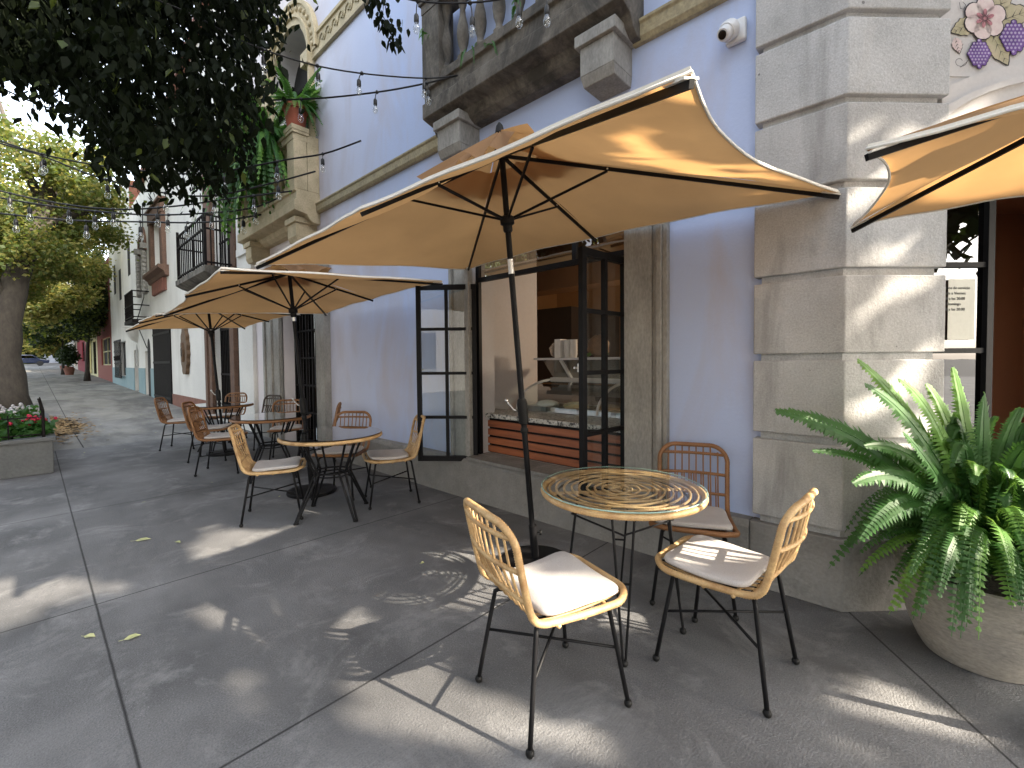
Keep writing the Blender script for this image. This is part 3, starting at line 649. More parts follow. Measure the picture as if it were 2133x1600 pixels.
def bag(name, y, r, m_, label, cat):
    q = MB(); vs = []
    for i in range(13):
        for k in range(16):
            ph = PI*i/12; a = 2*PI*k/16; rr = r*(1+.25*noise.noise(Vector((3*math.cos(a)+y, 3*math.sin(a), ph*2.5))))
            vs.append((4.16+rr*.6*math.sin(ph)*math.cos(a), y+rr*math.sin(ph)*math.sin(a), sh+r*.9-rr*.9*math.cos(ph)))
    q.add(vs, [(i*16+k, i*16+(k+1) % 16, (i+1)*16+(k+1) % 16, (i+1)*16+k) for i in range(12) for k in range(16)])
    o = q.build(name, m_, smooth='all'); return tag(o, label, cat)
bag('plastic_bag', ray_y(1156, 4.12), .10, 'plastic_film', 'clear plastic bag of cups beside the stacked paper cups', 'bag')
bag('bread_bag', ray_y(1243, 4.12), .13, 'bag_brown', 'brown wrapped loaf behind the open right casement', 'bag')
for i, (px, n_) in enumerate(((1228, 9), (1262, 12))):
    q = MB(); y = ray_y(px, 4.05)
    for k in range(n_*3):
        a = random.uniform(0, 2*PI); l = random.uniform(.04, .075); c = Vector((4.03, y, sh+.005)); d = Vector((math.cos(a)*.6, math.sin(a)*.7, random.uniform(.3, 1))).normalized()
        sd = d.cross(Vector((0, 0, 1))).normalized()*.012; q.add([c, c+d*l*.5+sd, c+d*l, c+d*l*.5-sd], [(0, 1, 2, 3)])
    tag(q.build('garnish_leaves', 'fern_light'), 'small tuft of bright green leaves %s the brown loaf on the case' % ('left of' if i == 0 else 'right of'), 'leaves')
# ================================================================== camera on the wall, notice
cp = atx(1535, 68, XW-.01)
cb = empty('security_camera', cp, 0, 'white dome security camera on the blue wall near the corner pier', 'camera')
mb = MB(); mb.box(cp.x-.035, cp.x+.009, cp.y-.06, cp.y+.06, cp.z-.075, cp.z+.065); mb.build('bracket', 'camera_white', cb, bevel=.015)
mb = MB(); dv = Vector((-.75, .25, -.6)).normalized(); c0 = cp+Vector((-.07, .02, -.01)); mb.lathe([(.04, -.03), (.058, -.01), (.058, .03), (.05, .045)], c0, 20, dv); mb.build('housing', 'camera_white', cb, smooth=True)
mb = MB(); mb.lathe([(.036, .035), (.044, .05), (.042, .075), (.034, .09)], c0, 20, dv); mb.ball(c0, .05, 12); mb.build('eyeball', 'camera_white', cb, smooth=True)
mb = MB(); mb.lathe([(.026, .091), (.024, .095), (.001, .097)], c0, 16, dv); mb.build('lens', 'lens_black', cb, smooth=True)
a = (CF(.60, -.222, 0)); nb_ = MB(); cbox(nb_, .80, .965, -.215, -.212, 1.50, 1.86)
no = nb_.build('paper_notice', 'paper'); tag(no, 'white paper sheet with opening hours taped inside the entrance glass', 'notice')
def text(body, size, loc, rot, m_, parent, name='lettering', align='LEFT', ext=.0006):
    cu = bpy.data.curves.new(name, 'FONT'); cu.body = body; cu.size = size; cu.align_x = align; cu.extrude = ext; cu.space_line = 1.35
    t = bpy.data.objects.new(name, cu); col.objects.link(t); bpy.context.view_layer.update()
    me = bpy.data.meshes.new_from_object(t); bpy.data.objects.remove(t)
    me.materials.clear(); me.materials.append(MATS[m_]); o = bpy.data.objects.new(name, me); col.objects.link(o)
    o.location = loc; o.rotation_euler = rot; o.parent = parent; return o
text('Horarios de servicio\n   Lunes a Viernes\n   8:00 a las 20:00\n        Domingo\n   9:00 a las 20:00', .0235, CF(.735, -.2105, 1.80), (PI/2, 0, -PI/4), 'ink', no)

# ================================================================== ferns
def frond(mbs, root, tip, lift, wd, n=34, side=None, droop=0.0):
    root, tip = Vector(root), Vector(tip); d = tip-root; L = d.length
    mid = (root+tip)/2+Vector((0, 0, lift))
    pts = []
    for i in range(n+1):
        t = i/n; p = root*(1-t)**2+mid*2*t*(1-t)+tip*t*t; pts.append(p)
    up = Vector((0, 0, 1)) if side is None else Vector(side)
    mb = mbs
    for i in range(2, n):
        t = i/n; T = (pts[min(i+1, n)]-pts[i-1]).normalized(); sd = T.cross(up)
        if sd.length < .1: sd = T.cross(Vector((1, 0, 0)))
        sd.normalize(); nn = sd.cross(T).normalized()
        l = wd*min(1, (t*5))*(1-t)**.55*random.uniform(.85, 1.1)+.004; hw = L/n*.60
        for s_ in (1, -1):
            dr = (sd*s_+T*.28).normalized(); b = pts[i]; e = b+dr*l-nn*l*random.uniform(.05, .35)
            m1 = b+dr*l*.45+nn*l*.06
            mb.add([b-T*hw*.6, m1-T*hw, e, m1+T*hw, b+T*hw*.6], [(0, 1, 3, 4), (1, 2, 3)])
    st = MB(); mb.tube(pts[::3]+[pts[-1]], lambda u: .004*(1-u)+.0012, 4)
def fern(name, c, R, n, label, cat='fern', dirs=None, wd=.055, special=(), light=.2, h=.35, n_l=32, group=None, drop=.5, th0=0.):
    """fronds arch out of the crown c"""
    e = empty(name, c, 0, label, cat, group); A, B = MB(), MB()
    c = Vector(c)
    for k in range(n):
        a = random.uniform(0, 2*PI) if dirs is None else random.uniform(*dirs)
        rr = R*random.uniform(.45, 1.05); th = lerp(th0, 1, random.random())
        tip = c+Vector((math.cos(a)*rr, math.sin(a)*rr, lerp(h*1.0, -drop, th**.75)*R/.6)); root = c+Vector((math.cos(a)*.08*random.random(), math.sin(a)*.08*random.random(), 0))
        frond(B if random.random() < light else A, root, tip, lerp(.12, .42, th)*R/.6, wd*random.uniform(.8, 1.2), n_l)
    for (root, tip, lift, wv, lt) in special: frond(B if lt else A, root, tip, lift, wv, 44, side=(-vd.x*.8, -vd.y*.8, .6))
    A.build('fronds', 'fern_green', e); B.build('new_and_sunlit_fronds', 'fern_light', e)
    return e
pc = Vector((2.99, -.20, 0))
pot = empty('plant_pot', (pc.x, pc.y, 0), 0, 'large round earthenware pot with grey streaks holding the fern by the corner pier', 'pot')
mb = MB(); prf = [(.16, 0.), (.235, .005), (.258, .04), (.295, .12), (.335, .24), (.352, .33), (.352, .37), (.362, .385), (.36, .41), (.34, .415), (.325, .40), (.31, .33)]
mb.lathe([(r*.86, z*.98) for r, z in prf], (pc.x, pc.y, 0), 48, wob=.006); mb.build('pot_body', 'ceramic_pot', pot, smooth=True)
mb = MB(); mb.lathe([(.001, .355), (.275, .355)], (pc.x, pc.y, 0), 24, caps=False); mb.build('soil', 'soil', pot)
cc = Vector((pc.x, pc.y, .40)); vd = Vector((_D.x, _D.y, 0)).normalized()
def near(px, py, dd=0): return dep(px, py, (cc-CAM).dot(_D)+dd)
sp = [(cc+Vector((0, 0, .12)), near(1612, 856, .05), .26, .13, 0), (cc+Vector((0, 0, .12)), near(1680, 885, .12), .22, .11, 0), (cc+Vector((0, 0, .1)), near(1785, 748, -.05), .22, .10, 1), (cc+Vector((0, 0, .1)), near(1800, 800, -.12), .26, .10, 0),
      (cc+Vector((0, 0, .1)), near(1985, 765, 0), .20, .085, 1), (cc+Vector((0, 0, .1)), near(1790, 1130, -.12), .42, .11, 0), (cc+Vector((0, 0, .1)), near(1775, 1010, -.15), .32, .11, 0), (cc+Vector((0, 0, .1)), near(2020, 1290, -.40), .36, .06, 0),
      (cc+Vector((0, 0, .1)), near(1955, 1250, -.38), .34, .065, 0), (cc+Vector((0, 0, .1)), near(1895, 1200, -.25), .3, .06, 0), (cc+Vector((0, 0, .1)), near(2128, 850, -.1), .2, .08, 0), (cc, near(2110, 1200, -.42), .4, .075, 1), (cc, near(1880, 900, -.2), .15, .08, 0),
      (cc+Vector((0, 0, .1)), near(1690, 940, .02), .25, .06, 0), (cc+Vector((0, 0, .1)), near(1870, 790, -.1), .30, .09, 1), (cc+Vector((0, 0, .1)), near(1930, 800, .1), .25, .085, 1), (cc+Vector((0, 0, .1)), near(1800, 930, -.1), .3, .09, 0), (cc+Vector((0, 0, .1)), near(2050, 820, -.15), .28, .09, 0)]
pf = fern('potted_fern', (cc.x, cc.y, cc.z+.10), .5, 70, 'big bushy green fern spilling over the round earthenware pot', special=sp, wd=.085, h=.36, n_l=32, drop=.36, th0=.30, light=.16)
A_, B_, D3 = MB(), MB(), MB(); rf = random.Random(17)
for k in range(150):
    a = rf.uniform(0, 2*PI); rr = rf.uniform(.12, .62); c0_ = cc+Vector((math.cos(a)*.10*rf.random(), math.sin(a)*.10*rf.random(), .02))
    tip = cc+Vector((math.cos(a)*rr, math.sin(a)*rr, lerp(.78, -.12, (rr/.62)**1.3)*rf.uniform(.55, 1.1)))
    ov = tip.x+tip.y-3.24
    if ov > 0: tip -= Vector((ov/2, ov/2, 0))
    sdv = Vector((-vd.x*rf.uniform(.1, .9)+rf.gauss(0, .3), -vd.y*rf.uniform(.1, .9)+rf.gauss(0, .3), 1))
    frond((B_ if rf.random() < .24 else (D3 if rf.random() < .02 else A_)), c0_, tip, rf.uniform(.30, .62), rf.uniform(.055, .085), 34, side=sdv)
A_.build('fronds', 'fern_green', pf); B_.build('new_and_sunlit_fronds', 'fern_light', pf); D3.build('dry_fronds', 'dry_leaf', pf)  # extra light green fronds paint in the sunlit top of the fern
# pot and fern on the far balcony post
pp = Vector((2.80, 7.0, 3.98+.72+.20))
o = empty('flower_pot', pp, 0, 'red clay pot with a fern standing on the balcony post', 'pot'); mb = MB(); mb.lathe([(.12, 0), (.16, .26), (.18, .27), (.18, .33), (.15, .33), (.14, .28)], pp, 20); mb.build('pot_body', 'terracotta', o, smooth=True)
fern('balcony_fern', (pp.x, pp.y, pp.z+.3), .6, 60, 'green fern in the red clay pot on the balcony post', wd=.075, n_l=22, drop=.5, h=.5)
for i, (y, z, lb_) in enumerate(((7.75, 4.85, 'dense green fern trailing over the middle of the far balcony rail'), (8.35, 4.9, 'dense green fern hanging down the face of the far balcony'), (8.95, 4.85, 'green fern at the street end of the far balcony rail'))):
    fern('balcony_fern', (2.64, y, z+.1), .9, 150, lb_, wd=.085, n_l=20, drop=.95, h=.42)
for i, (y, z, lb_) in enumerate(((3.05, 4.2, 'small fern sprig growing between the balusters of the near balcony'), (2.75, 4.1, 'long single fern frond hanging over the near balcony edge'), (2.45, 4.28, 'bright fern tuft behind the hanging bulb on the near balcony'), (3.62, 4.62, 'dark fern frond at the left end of the near balcony'))):
    fern('sprig_fern', (2.74, y, z), .13, 5, lb_, wd=.02, n_l=16, drop=.9, h=.3)

# ================================================================== furniture
# rattan chair, facing +y
PRF = [(.235, .462), (.20, .452), (.10, .443), (0, .441), (-.10, .443), (-.155, .448), (-.19, .462), (-.213, .49), (-.226, .53), (-.25, .63), (-.272, .73), (-.292, .835)]
def resample(P, n):
    P = [Vector((0, *p)) for p in P]; D = [0]
    for a, b in zip(P, P[1:]): D.append(D[-1]+(b-a).length)
    def f(s):
        s = min(max(s, 0), D[-1])
        for i in range(len(D)-1):
            if s <= D[i+1]+1e-9: return P[i].lerp(P[i+1], (s-D[i])/(D[i+1]-D[i]))
        return P[-1]
    return f, D[-1]
PS, SL = resample(PRF, 0)
def halfw(s):   # half width of the shell along its length
    t = s/SL
    base = .225 if t < .05 else lerp(.225, .20, min(1, (t-.05)/.4)) if t < .45 else lerp(.20, .205, (t-.45)/.55)
    return base
def usp(u, s, lift=0):
    p = PS(s); c = .0
    if s > .48: c = -.035*(1-(u/.2)**2)*min(1, (s-.48)/.15)   # back is gently curved
    return Vector((u, p.y+c, p.z+lift))
def chair_loop():
    pts = []; rc = .10
    def corner(cx, cy, a0, a1, r, n=8): return [(cx+r*math.cos(lerp(a0, a1, i/n)), cy+r*math.sin(lerp(a0, a1, i/n))) for i in range(n+1)]
    w0 = .225; w1 = .205
    out = corner(w0-rc, rc*.8, -PI/2, 0, rc)      # front right (s small)
    n = 46
    for i in range(1, n): s = lerp(rc, SL-rc, i/n); out.append((halfw(s), s))
    out += corner(w1-rc, SL-rc, 0, PI/2, rc)
    full = out+[(-u, s) for u, s in reversed(out)]
    # resample fine
    V3 = [usp(u, max(s, -.02)) if s >= 0 else usp(u, 0)+Vector((0, -s, 0)) for u, s in full]
    return V3
def even(P, step, closed=True):
    Q = P+[P[0]] if closed else P; out = []; acc = 0
    for a, b in zip(Q, Q[1:]):
        l = (b-a).length
        while acc < l: out.append(a.lerp(b, acc/l)); acc += step
        acc -= l
    return out
loop = even(chair_loop(), .0048)
if len(loop) % 2: loop = loop[:-1]
def make_chair(name, label, mrim, mback, group='rattan cafe chairs'):
    e = empty(name, (0, 0, 0), 0, label, 'chair', group)
    mb = MB(); mb.tube(loop, [(.0152 if i % 2 else .0130) for i in range(len(loop))], 9, closed=True); mb.build('rattan_frame', mrim, e, smooth='all')
    mb = MB(); ss0 = .40
    for k in range(8):
        u = lerp(-.150, .150, k/7)
        pts = [usp(u*(1 if s > .55 else 1), s) for s in [lerp(ss0, SL-.01-(.03 if k in (0, 7) else 0), i/10) for i in range(11)]]
        mb.tube(pts, .0052, 6)
        mb.tube([p+Vector((.013 if u < 0 else -.013, .003, 0)) for p in pts[:7]], .0045, 5)
    for s in (.52, .64, .765):
        w_ = halfw(s)-.01; P = even([usp(lerp(-w_, w_, i/16), s)+Vector((0, -.002, 0)) for i in range(17)], .006, False)
        mb.tube(P, [(.0108 if i % 2 else .0088) for i in range(len(P))], 7)
    mb.build('backrest', mback, e, smooth='all')
    mb = MB()
    for k in range(9):
        u = lerp(-.17, .17, k/8); mb.tube([usp(u, s, -.004) for s in [lerp(.01, .41, i/7) for i in range(8)]], .0055, 5)
    for s in (.1, .22, .34): mb.tube([usp(lerp(-.215, .215, i/6), s, -.012) for i in range(7)], .009, 6)
    mb.build('seat_weave', mback, e, smooth='all')
    # cushion
    mb = MB(); N = 72; rings = []
    def ring(k, z):
        R_ = []
        for i in range(N):
            a = 2*PI*(i+.5)/N; ca, sa = math.cos(a), math.sin(a); q = 9; r = (abs(ca)**q+abs(sa)**q)**(-1/q)
            s = .205-sa*r*.185*k; u = ca*r*lerp(.206, .184, (s-.02)/.38)*k
            p = usp(u, max(0.012, s), 0); wob = .004*math.sin(a*3+1)*k
            R_.append(p+Vector((0, 0, .012+z+wob+(.004*(u/.19)**2))))
        return R_
    specs = [(.98, 0), (1, .004), (1.004, .012), (.99, .020), (.95, .0255), (.7, .028), (.4, .029), (.12, .029)]
    vs = []; fs = []
    for k, z in specs: vs += ring(k, z)
    for j in range(len(specs)-1):
        for i in range(N): fs.append((j*N+i, j*N+(i+1) % N, (j+1)*N+(i+1) % N, (j+1)*N+i))
    fs.append(tuple(range((len(specs)-1)*N, len(specs)*N))); fs.append(tuple(reversed(range(N))))
    mb.add(vs, [tuple(reversed(f)) for f in fs]); mb.build('cushion', 'cushion_fabric', e, smooth='all')
    for sx in (-1, 1):
        for sy in (-1, 1):
            top = Vector((sx*.135, sy*.15, .425)); kn = Vector((sx*.165, sy*.172, .41)); ft = Vector((sx*.213, sy*.232, .018))
            P = [top, top.lerp(kn, .55)+Vector((0, 0, .004)), kn, kn.lerp(ft, .06), kn.lerp(ft, .5), ft]
            mb = MB(); mb.tube(P, [.009, .009, .0095, .0095, .0095, .0095], 10); lg = mb.build('leg', 'black_metal', e, smooth='all')
            mb = MB(); mb.ball(ft+Vector((0, 0, -.002)), .0165, 10); mb.build('foot_cap', 'black_plastic', lg, smooth='all')
    mb = MB()
    for sx in (-1, 1):
        mb.tube([(sx*.135, .15, .428), (sx*.135, -.15, .428)], .008, 6)
        mb.tube([(sx*.185, .197, .24), (-sx*.185, -.197, .24)], .0065, 6)
    mb.tube([(-.135, .15, .428), (.135, .15, .428)], .008, 6); mb.tube([(-.135, -.15, .428), (.135, -.15, .428)], .008, 6)
    mb.build('stretcher', 'black_metal', e, smooth='all')
    index_tree(e); return e
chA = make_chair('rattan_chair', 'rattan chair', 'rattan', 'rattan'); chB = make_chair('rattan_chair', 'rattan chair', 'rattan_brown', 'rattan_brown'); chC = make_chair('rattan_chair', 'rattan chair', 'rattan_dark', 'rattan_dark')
def mixc(e, back): 
    pass
used = {}
def place_chair(src, x, y, fx, fy, label):
    if src.name not in used: used[src.name] = 1; o = src
    else: o = copy_tree(src)
    o.location = (x, y, 0); o.rotation_euler = (0, 0, math.atan2(fy, fx)-PI/2); o['label'] = label; return o
place_chair(chA, 1.443, 1.137, .447, -.144, 'foremost golden rattan chair, sunlit pale cushion, its back to the umbrella pole')
place_chair(chA, 2.136, .660, .02, .505, 'golden rattan chair nearest the big fern pot, its back catching the sun')
place_chair(chB, 2.66, 1.01, -.93, -.36, 'brown rattan chair against the blue wall behind the spiral table')
place_chair(chA, 1.475, 4.35, .425, -.2, 'golden rattan chair on the street side of the second table')
place_chair(chA, 2.43, 3.93, -.9, .39, 'rattan chair seen edge on beside the open left casement')
place_chair(chB, 2.21, 4.52, -.78, -.62, 'rattan chair facing the viewer behind the second table')
place_chair(chB, 2.55, 5.96, -.9, .43, 'rattan chair against the lavender wall at the third table, mostly hidden')
place_chair(chB, 1.64, 6.65, .86, -.5, 'brown rattan chair on the street side of the third table')
place_chair(chB, 1.76, 7.62, .85, -.52, 'brown rattan chair with its back against the fourth table, behind another chair')
place_chair(chB, 2.47, 6.72, -.42, -.9, 'rattan chair facing the viewer behind the third table, in front of the iron door')
place_chair(chC, 2.52, 8.1, -.9, -.3, 'dark rattan chair beside the stone doorway, right of the fourth table')
place_chair(chB, 1.66, 9.02, .86, -.5, 'rattan chair farthest toward the street, standing alone at the pavement edge')
place_chair(chB, 2.36, 9.25, -.75, -.6, 'farthest rattan chair, in front of the brown stone doorway')

def spiral_table(x, y):
    e = empty('spiral_table', (x, y, 0), 0, 'round bistro table with concentric rattan rings under clear glass', 'table')
    R_ = .40
    mb = MB(); n = 420; mb.tube([(x+R_*math.cos(2*PI*i/n), y+R_*math.sin(2*PI*i/n), .722) for i in range(n)], [(.0165 if i % 2 else .0142) for i in range(n)], 8, closed=True); mb.build('rattan_rim', 'rattan', e, smooth='all')
    mb = MB()
    for i, r in enumerate([.055, .095, .135, .175, .215, .255, .295, .335, .37]):
        mb.tube([(x+r*math.cos(2*PI*k/60+.4*i), y+r*math.sin(2*PI*k/60+.4*i), .728+.003*math.sin(6*2*PI*k/60)) for k in range(60)], .0062, 6, closed=True)
    mb.tube([(x+r*.0105*math.cos(r*.5), y+r*.0105*math.sin(r*.5), .729) for r in range(6)], .006, 6)
    mb.build('rattan_rings', 'rattan', e, smooth='all')
    mb = MB()
    for k in range(6):
        a = 2*PI*k/6+.3
        for o_ in (-.008, .008): mb.tube([(x+.02*math.cos(a)-o_*math.sin(a), y+.02*math.sin(a)+o_*math.cos(a), .718), (x+.395*math.cos(a)-o_*math.sin(a), y+.395*math.sin(a)+o_*math.cos(a), .718)], .0052, 5)
    mb.build('rattan_spokes', 'rattan', e, smooth='all')
    mb = MB(); mb.poly([(x+.411*math.cos(2*PI*k/72), y+.411*math.sin(2*PI*k/72), .7495) for k in range(72)]); gt = mb.build('glass_top', 'table_glass', e)
    mb = MB(); mb.tube([(x+.411*math.cos(2*PI*k/72), y+.411*math.sin(2*PI*k/72), .7455) for k in range(72)], .0035, 6, closed=True); mb.build('glass_edge', 'glass_edge', gt, smooth='all')
    mb = MB(); mb.tube([(x+.33*math.cos(2*PI*k/40), y+.33*math.sin(2*PI*k/40), .703) for k in range(40)], .006, 6, closed=True)
    mb.tube([(x+.255*math.cos(2*PI*k/4+.55), y+.255*math.sin(2*PI*k/4+.55), .585) for k in range(4)], .0055, 6, closed=True); mb.build('leg_ring', 'black_metal', e, smooth='all')
    for k in range(4):
        a = 2*PI*k/4+.55-PI/2; ft = Vector((x+.305*math.cos(a), y+.305*math.sin(a), .016)); q = MB()
        for s_ in (-1, 1):
            t = Vector((x+.22*math.cos(a)-s_*.055*math.sin(a), y+.22*math.sin(a)+s_*.055*math.cos(a), .705))
            q.tube([t, ft+Vector((-s_*.006*math.sin(a), s_*.006*math.cos(a), .012))], .0062, 8)
        m1 = Vector((x+.26*math.cos(a), y+.26*math.sin(a), .36)); q.bar(m1-Vector((-math.sin(a), math.cos(a), 0))*.03, m1+Vector((-math.sin(a), math.cos(a), 0))*.03, .008)
        lg = q.build('leg', 'black_metal', e, smooth=True); q = MB(); q.ball(ft, .017, 10); q.build('foot_cap', 'black_plastic', lg, smooth='all')
spiral_table(2.06, 1.15)
def round_table(x, y, label, rot=0.):
    e = empty('round_table', (x, y, 0), 0, label, 'table', 'round smoked glass tables'); R_ = .43
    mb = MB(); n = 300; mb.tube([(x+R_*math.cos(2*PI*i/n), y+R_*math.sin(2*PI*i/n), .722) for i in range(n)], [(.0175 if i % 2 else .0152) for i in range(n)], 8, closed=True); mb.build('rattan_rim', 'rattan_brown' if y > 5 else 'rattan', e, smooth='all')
    mb = MB(); mb.lathe([(.001, .712), (.42, .712), (.42, .728), (.001, .728)], (x, y, 0), 40, caps=False); mb.build('woven_top', 'rattan_dark', e, smooth=True)
    mb = MB(); mb.poly([(x+.437*math.cos(2*PI*k/64), y+.437*math.sin(2*PI*k/64), .748) for k in range(64)]); mb.build('glass_top', 'smoke_glass', e)
    mb = MB(); mb.tube([(x+.15*math.cos(2*PI*k/32), y+.15*math.sin(2*PI*k/32), .40) for k in range(32)], .009, 6, closed=True); mb.tube([(x+.15*math.cos(2*PI*k/32), y+.15*math.sin(2*PI*k/32), .37) for k in range(32)], .007, 6, closed=True); mb.build('waist_ring', 'black_metal', e, smooth='all')
    for k in range(4):
        a = 2*PI*k/4+rot; q = MB(); ft = Vector((x+.35*math.cos(a), y+.35*math.sin(a), .012))
        for s_ in (-1, 1):
            sv = Vector((-math.sin(a), math.cos(a), 0))*s_; rad = Vector((math.cos(a), math.sin(a), 0)); c = Vector((x, y, 0))
            q.tube([c+rad*.30+sv*.05+Vector((0, 0, .71)), c+rad*.155+sv*.03+Vector((0, 0, .40)), ft+sv*.012], .0105, 8)
        lg = q.build('leg', 'black_metal', e, smooth=True); q = MB(); q.lathe([(.022, 0), (.022, .012), (.014, .018)], (ft.x, ft.y, 0), 10); q.build('foot_cap', 'black_plastic', lg, smooth=True)
round_table(1.86, 4.0, 'round table with smoked glass top and hourglass legs, in front of the open left casement', .1)
round_table(1.99, 5.9, 'round smoked glass table second in the row, under the middle umbrella', .5)
round_table(2.03, 8.2, 'farthest round smoked glass table, behind the other two', .9)

# ================================================================== umbrellas
def umbrella(base, hub, yaw, Lh, Wh, d, label, nsub=14, baseon=True, vent=True, jf=.745, kbc=.025):
    base, hub = Vector(base), Vector(hub); e = empty('patio_umbrella', base, 0, label, 'umbrella', 'patio umbrellas')
    z = (hub-base).normalized(); x = Vector((math.cos(yaw), math.sin(yaw), 0)); x = (x-z*x.dot(z)).normalized(); y = z.cross(x)
    def P(u, v, w_): return hub+x*u+y*v+z*w_
    A, B, C, D_ = P(Wh, -Lh, -d), P(Wh, Lh, -d), P(-Wh, Lh, -d), P(-Wh, -Lh, -d); M_, N_ = P(Wh, 0, -d*.92), P(-Wh, 0, -d*.92)
    ring = [(A, M_, .03), (M_, B, .03), (B, C, kbc), (C, N_, .08), (N_, D_, .03), (D_, A, .11)]
    top = hub+z*.03
    def panel(mb, p, q, k, s0, s1, raise_=0, wave=0, ns=nsub):
        vs = []; nt_ = 12
        for i in range(ns+1):
            s = lerp(s0, s1, i/ns)
            for j in range(nt_+1):
                t = j/nt_; e_ = p.lerp(q, t); bul = 4*t*(1-t)
                s2 = s*(1-k*bul*s)
                v = top.lerp(e_+z*.02, s2); v = v-z*(.055*bul*math.sin(PI*min(s, 1)))*(1 if k > .05 else .7)
                v += z*(raise_*(1-.6*(i/ns)))
                if wave: v += z*wave*math.sin(t*PI*5+p.x*7)*(i/ns)+(e_-top).normalized()*wave*.6*math.cos(t*PI*4)*(i/ns)
                v += z*.004*math.sin(9*s+14*t)
                vs.append(v)
        mb.add(vs, [(i*(nt_+1)+j, i*(nt_+1)+j+1, (i+1)*(nt_+1)+j+1, (i+1)*(nt_+1)+j) for i in range(ns) for j in range(nt_)])
        return vs[-(nt_+1):]
    mb = MB(); edge = []
    for p, q, k in ring: edge += panel(mb, p, q, k, .13, 1.)[:-1]
    cv = mb.build('canopy', 'canvas', e, smooth='all')
    hm = MB(); hm.tube(edge, .0048, 5, closed=True)
    lip = []
    for a, b in zip(edge, edge[1:]+edge[:1]):
        hm.quad(a, b, b+z*.013-(b-hub).normalized()*.004, a+z*.013-(a-hub).normalized()*.004)
    hm.build('canopy_hem', 'canvas_edge', cv, smooth='all')
    if vent:
        mb = MB()
        for p, q, k in ring: panel(mb, p, q, k, .0, .30, .10, .028, 6)
        mb.build('vent_flap', 'canvas', e, smooth='all')
        mb = MB(); mb.lathe([(.018, 0), (.03, .02), (.02, .06), (.004, .08)], hub+z*.10, 12, z); mb.build('finial', 'black_plastic', e, smooth=True)
    for q_ in (A, M_, B, C, N_, D_):
        mb = MB(); end = q_-z*.004; st = hub-z*.015; mb.bar(st, end, .013, z, .02); rb = mb.build('rib', 'black_metal', e)
        sl = hub-z*.40; mb = MB(); at = st.lerp(end, .34 if q_ in (A, B, C, D_) else .52); mb.bar(sl+(at-sl).normalized()*.02, at-z*.012, .011, z, .014); mb.build('strut', 'black_metal', rb)
        mb = MB(); mb.ball(at, .009, 6); mb.build('rivet', 'steel', rb, smooth='all')
        if q_ in (A, B, C, D_):
            mb = MB(); dn = (end-st).normalized(); mb.obox(end-dn*.045+z*.012, dn*.045, z.cross(dn)*.02, z*.003); mb.build('corner_pocket', 'canvas_edge', cv)
    mb = MB(); mb.lathe([(.03, -.03), (.045, -.02), (.045, .02), (.03, .03)], hub-z*.0, 12, z); mb.build('hub', 'black_plastic', e, smooth=True)
    mb = MB(); mb.lathe([(.024, -.07), (.03, -.06), (.03, -.03), (.045, -.02), (.045, .02), (.03, .03)], hub-z*.40, 14, z); mb.build('slider', 'black_plastic', e, smooth=True)
    Lp = (hub-base).length; jt = Lp*jf
    mb = MB(); mb.tube([base+z*.05, base+z*(jt-.04)], .019, 14); mb.tube([base+z*(jt+.05), hub], .0185, 14); mb.build('pole', 'black_metal', e, smooth=True)
    mb = MB(); mb.tube([base+z*(jt-.04), base+z*(jt+.05)], .0195, 14); mb.build('tilt_joint', 'steel', e, smooth=True)
    ck = Lp*.40; mb = MB(); mb.lathe([(.021, -.09), (.033, -.08), (.035, .05), (.03, .075), (.021, .085)], base+z*ck, 14, z); cr = mb.build('crank_housing', 'black_plastic', e, smooth=True)
    mb = MB(); mb.lathe([(.020, 0), (.026, .01), (.026, .03), (.020, .04)], base+z*(ck-.15), 14, z); mb.build('pole_collar', 'black_plastic', e, smooth=True)
    mb = MB(); cpt = base+z*ck; sd = -RR if True else x; mb.tube([cpt+sd*.03, cpt+sd*.06+Vector((0, 0, .01)), cpt+sd*.10+Vector((0, 0, .06))], .007, 8); mb.ball(cpt+sd*.105+Vector((0, 0, .07)), .014, 8); mb.build('crank_handle', 'steel', cr, smooth='all')
    if baseon:
        bs = MB(); bs.lathe([(.245, .0), (.25, .012), (.245, .03), (.12, .042), (.04, .05)], base, 40); b_ = bs.build('base', 'black_metal', e, smooth=True)
        t = MB(); t.tube([base+Vector((0, 0, .04)), base+Vector((0, 0, .04))+z*.24], .027, 16); t.build('base_tube', 'black_metal', b_, smooth=True)
        kp = base+z*.23; t = MB(); t.tube([kp, kp+RR*.05], .006, 8); t.lathe([(.016, 0), (.018, .008), (.016, .016)], kp+RR*.045, 10, RR); t.build('clamp_knob', 'black_plastic', b_, smooth=True)
    return e
umbrella((2.317, 1.951, 0), (1.99, 1.92, 2.667), -.02, 1.547, .985, .497, 'large tan rectangular umbrella shading the spiral table, the foremost one')
umbrella((2.019, 4.84, 0), (1.863, 4.913, 2.345), -.05, 1.415, .92, .30, 'tan umbrella in the middle of the row, over the smoked glass tables', jf=.80)
umbrella((2.0, 7.95, 0), (1.84, 8.0, 2.27), 0, 1.25, .84, .27, 'tan umbrella farthest down the street, mostly hidden by the middle one', jf=.82)
umbrella((2.52, -.56, 0), (2.417, -.58, 2.332), .127, .80, .60, .30, 'tan umbrella at the right edge of the picture beside the corner pier, glowing yellow', kbc=.12)

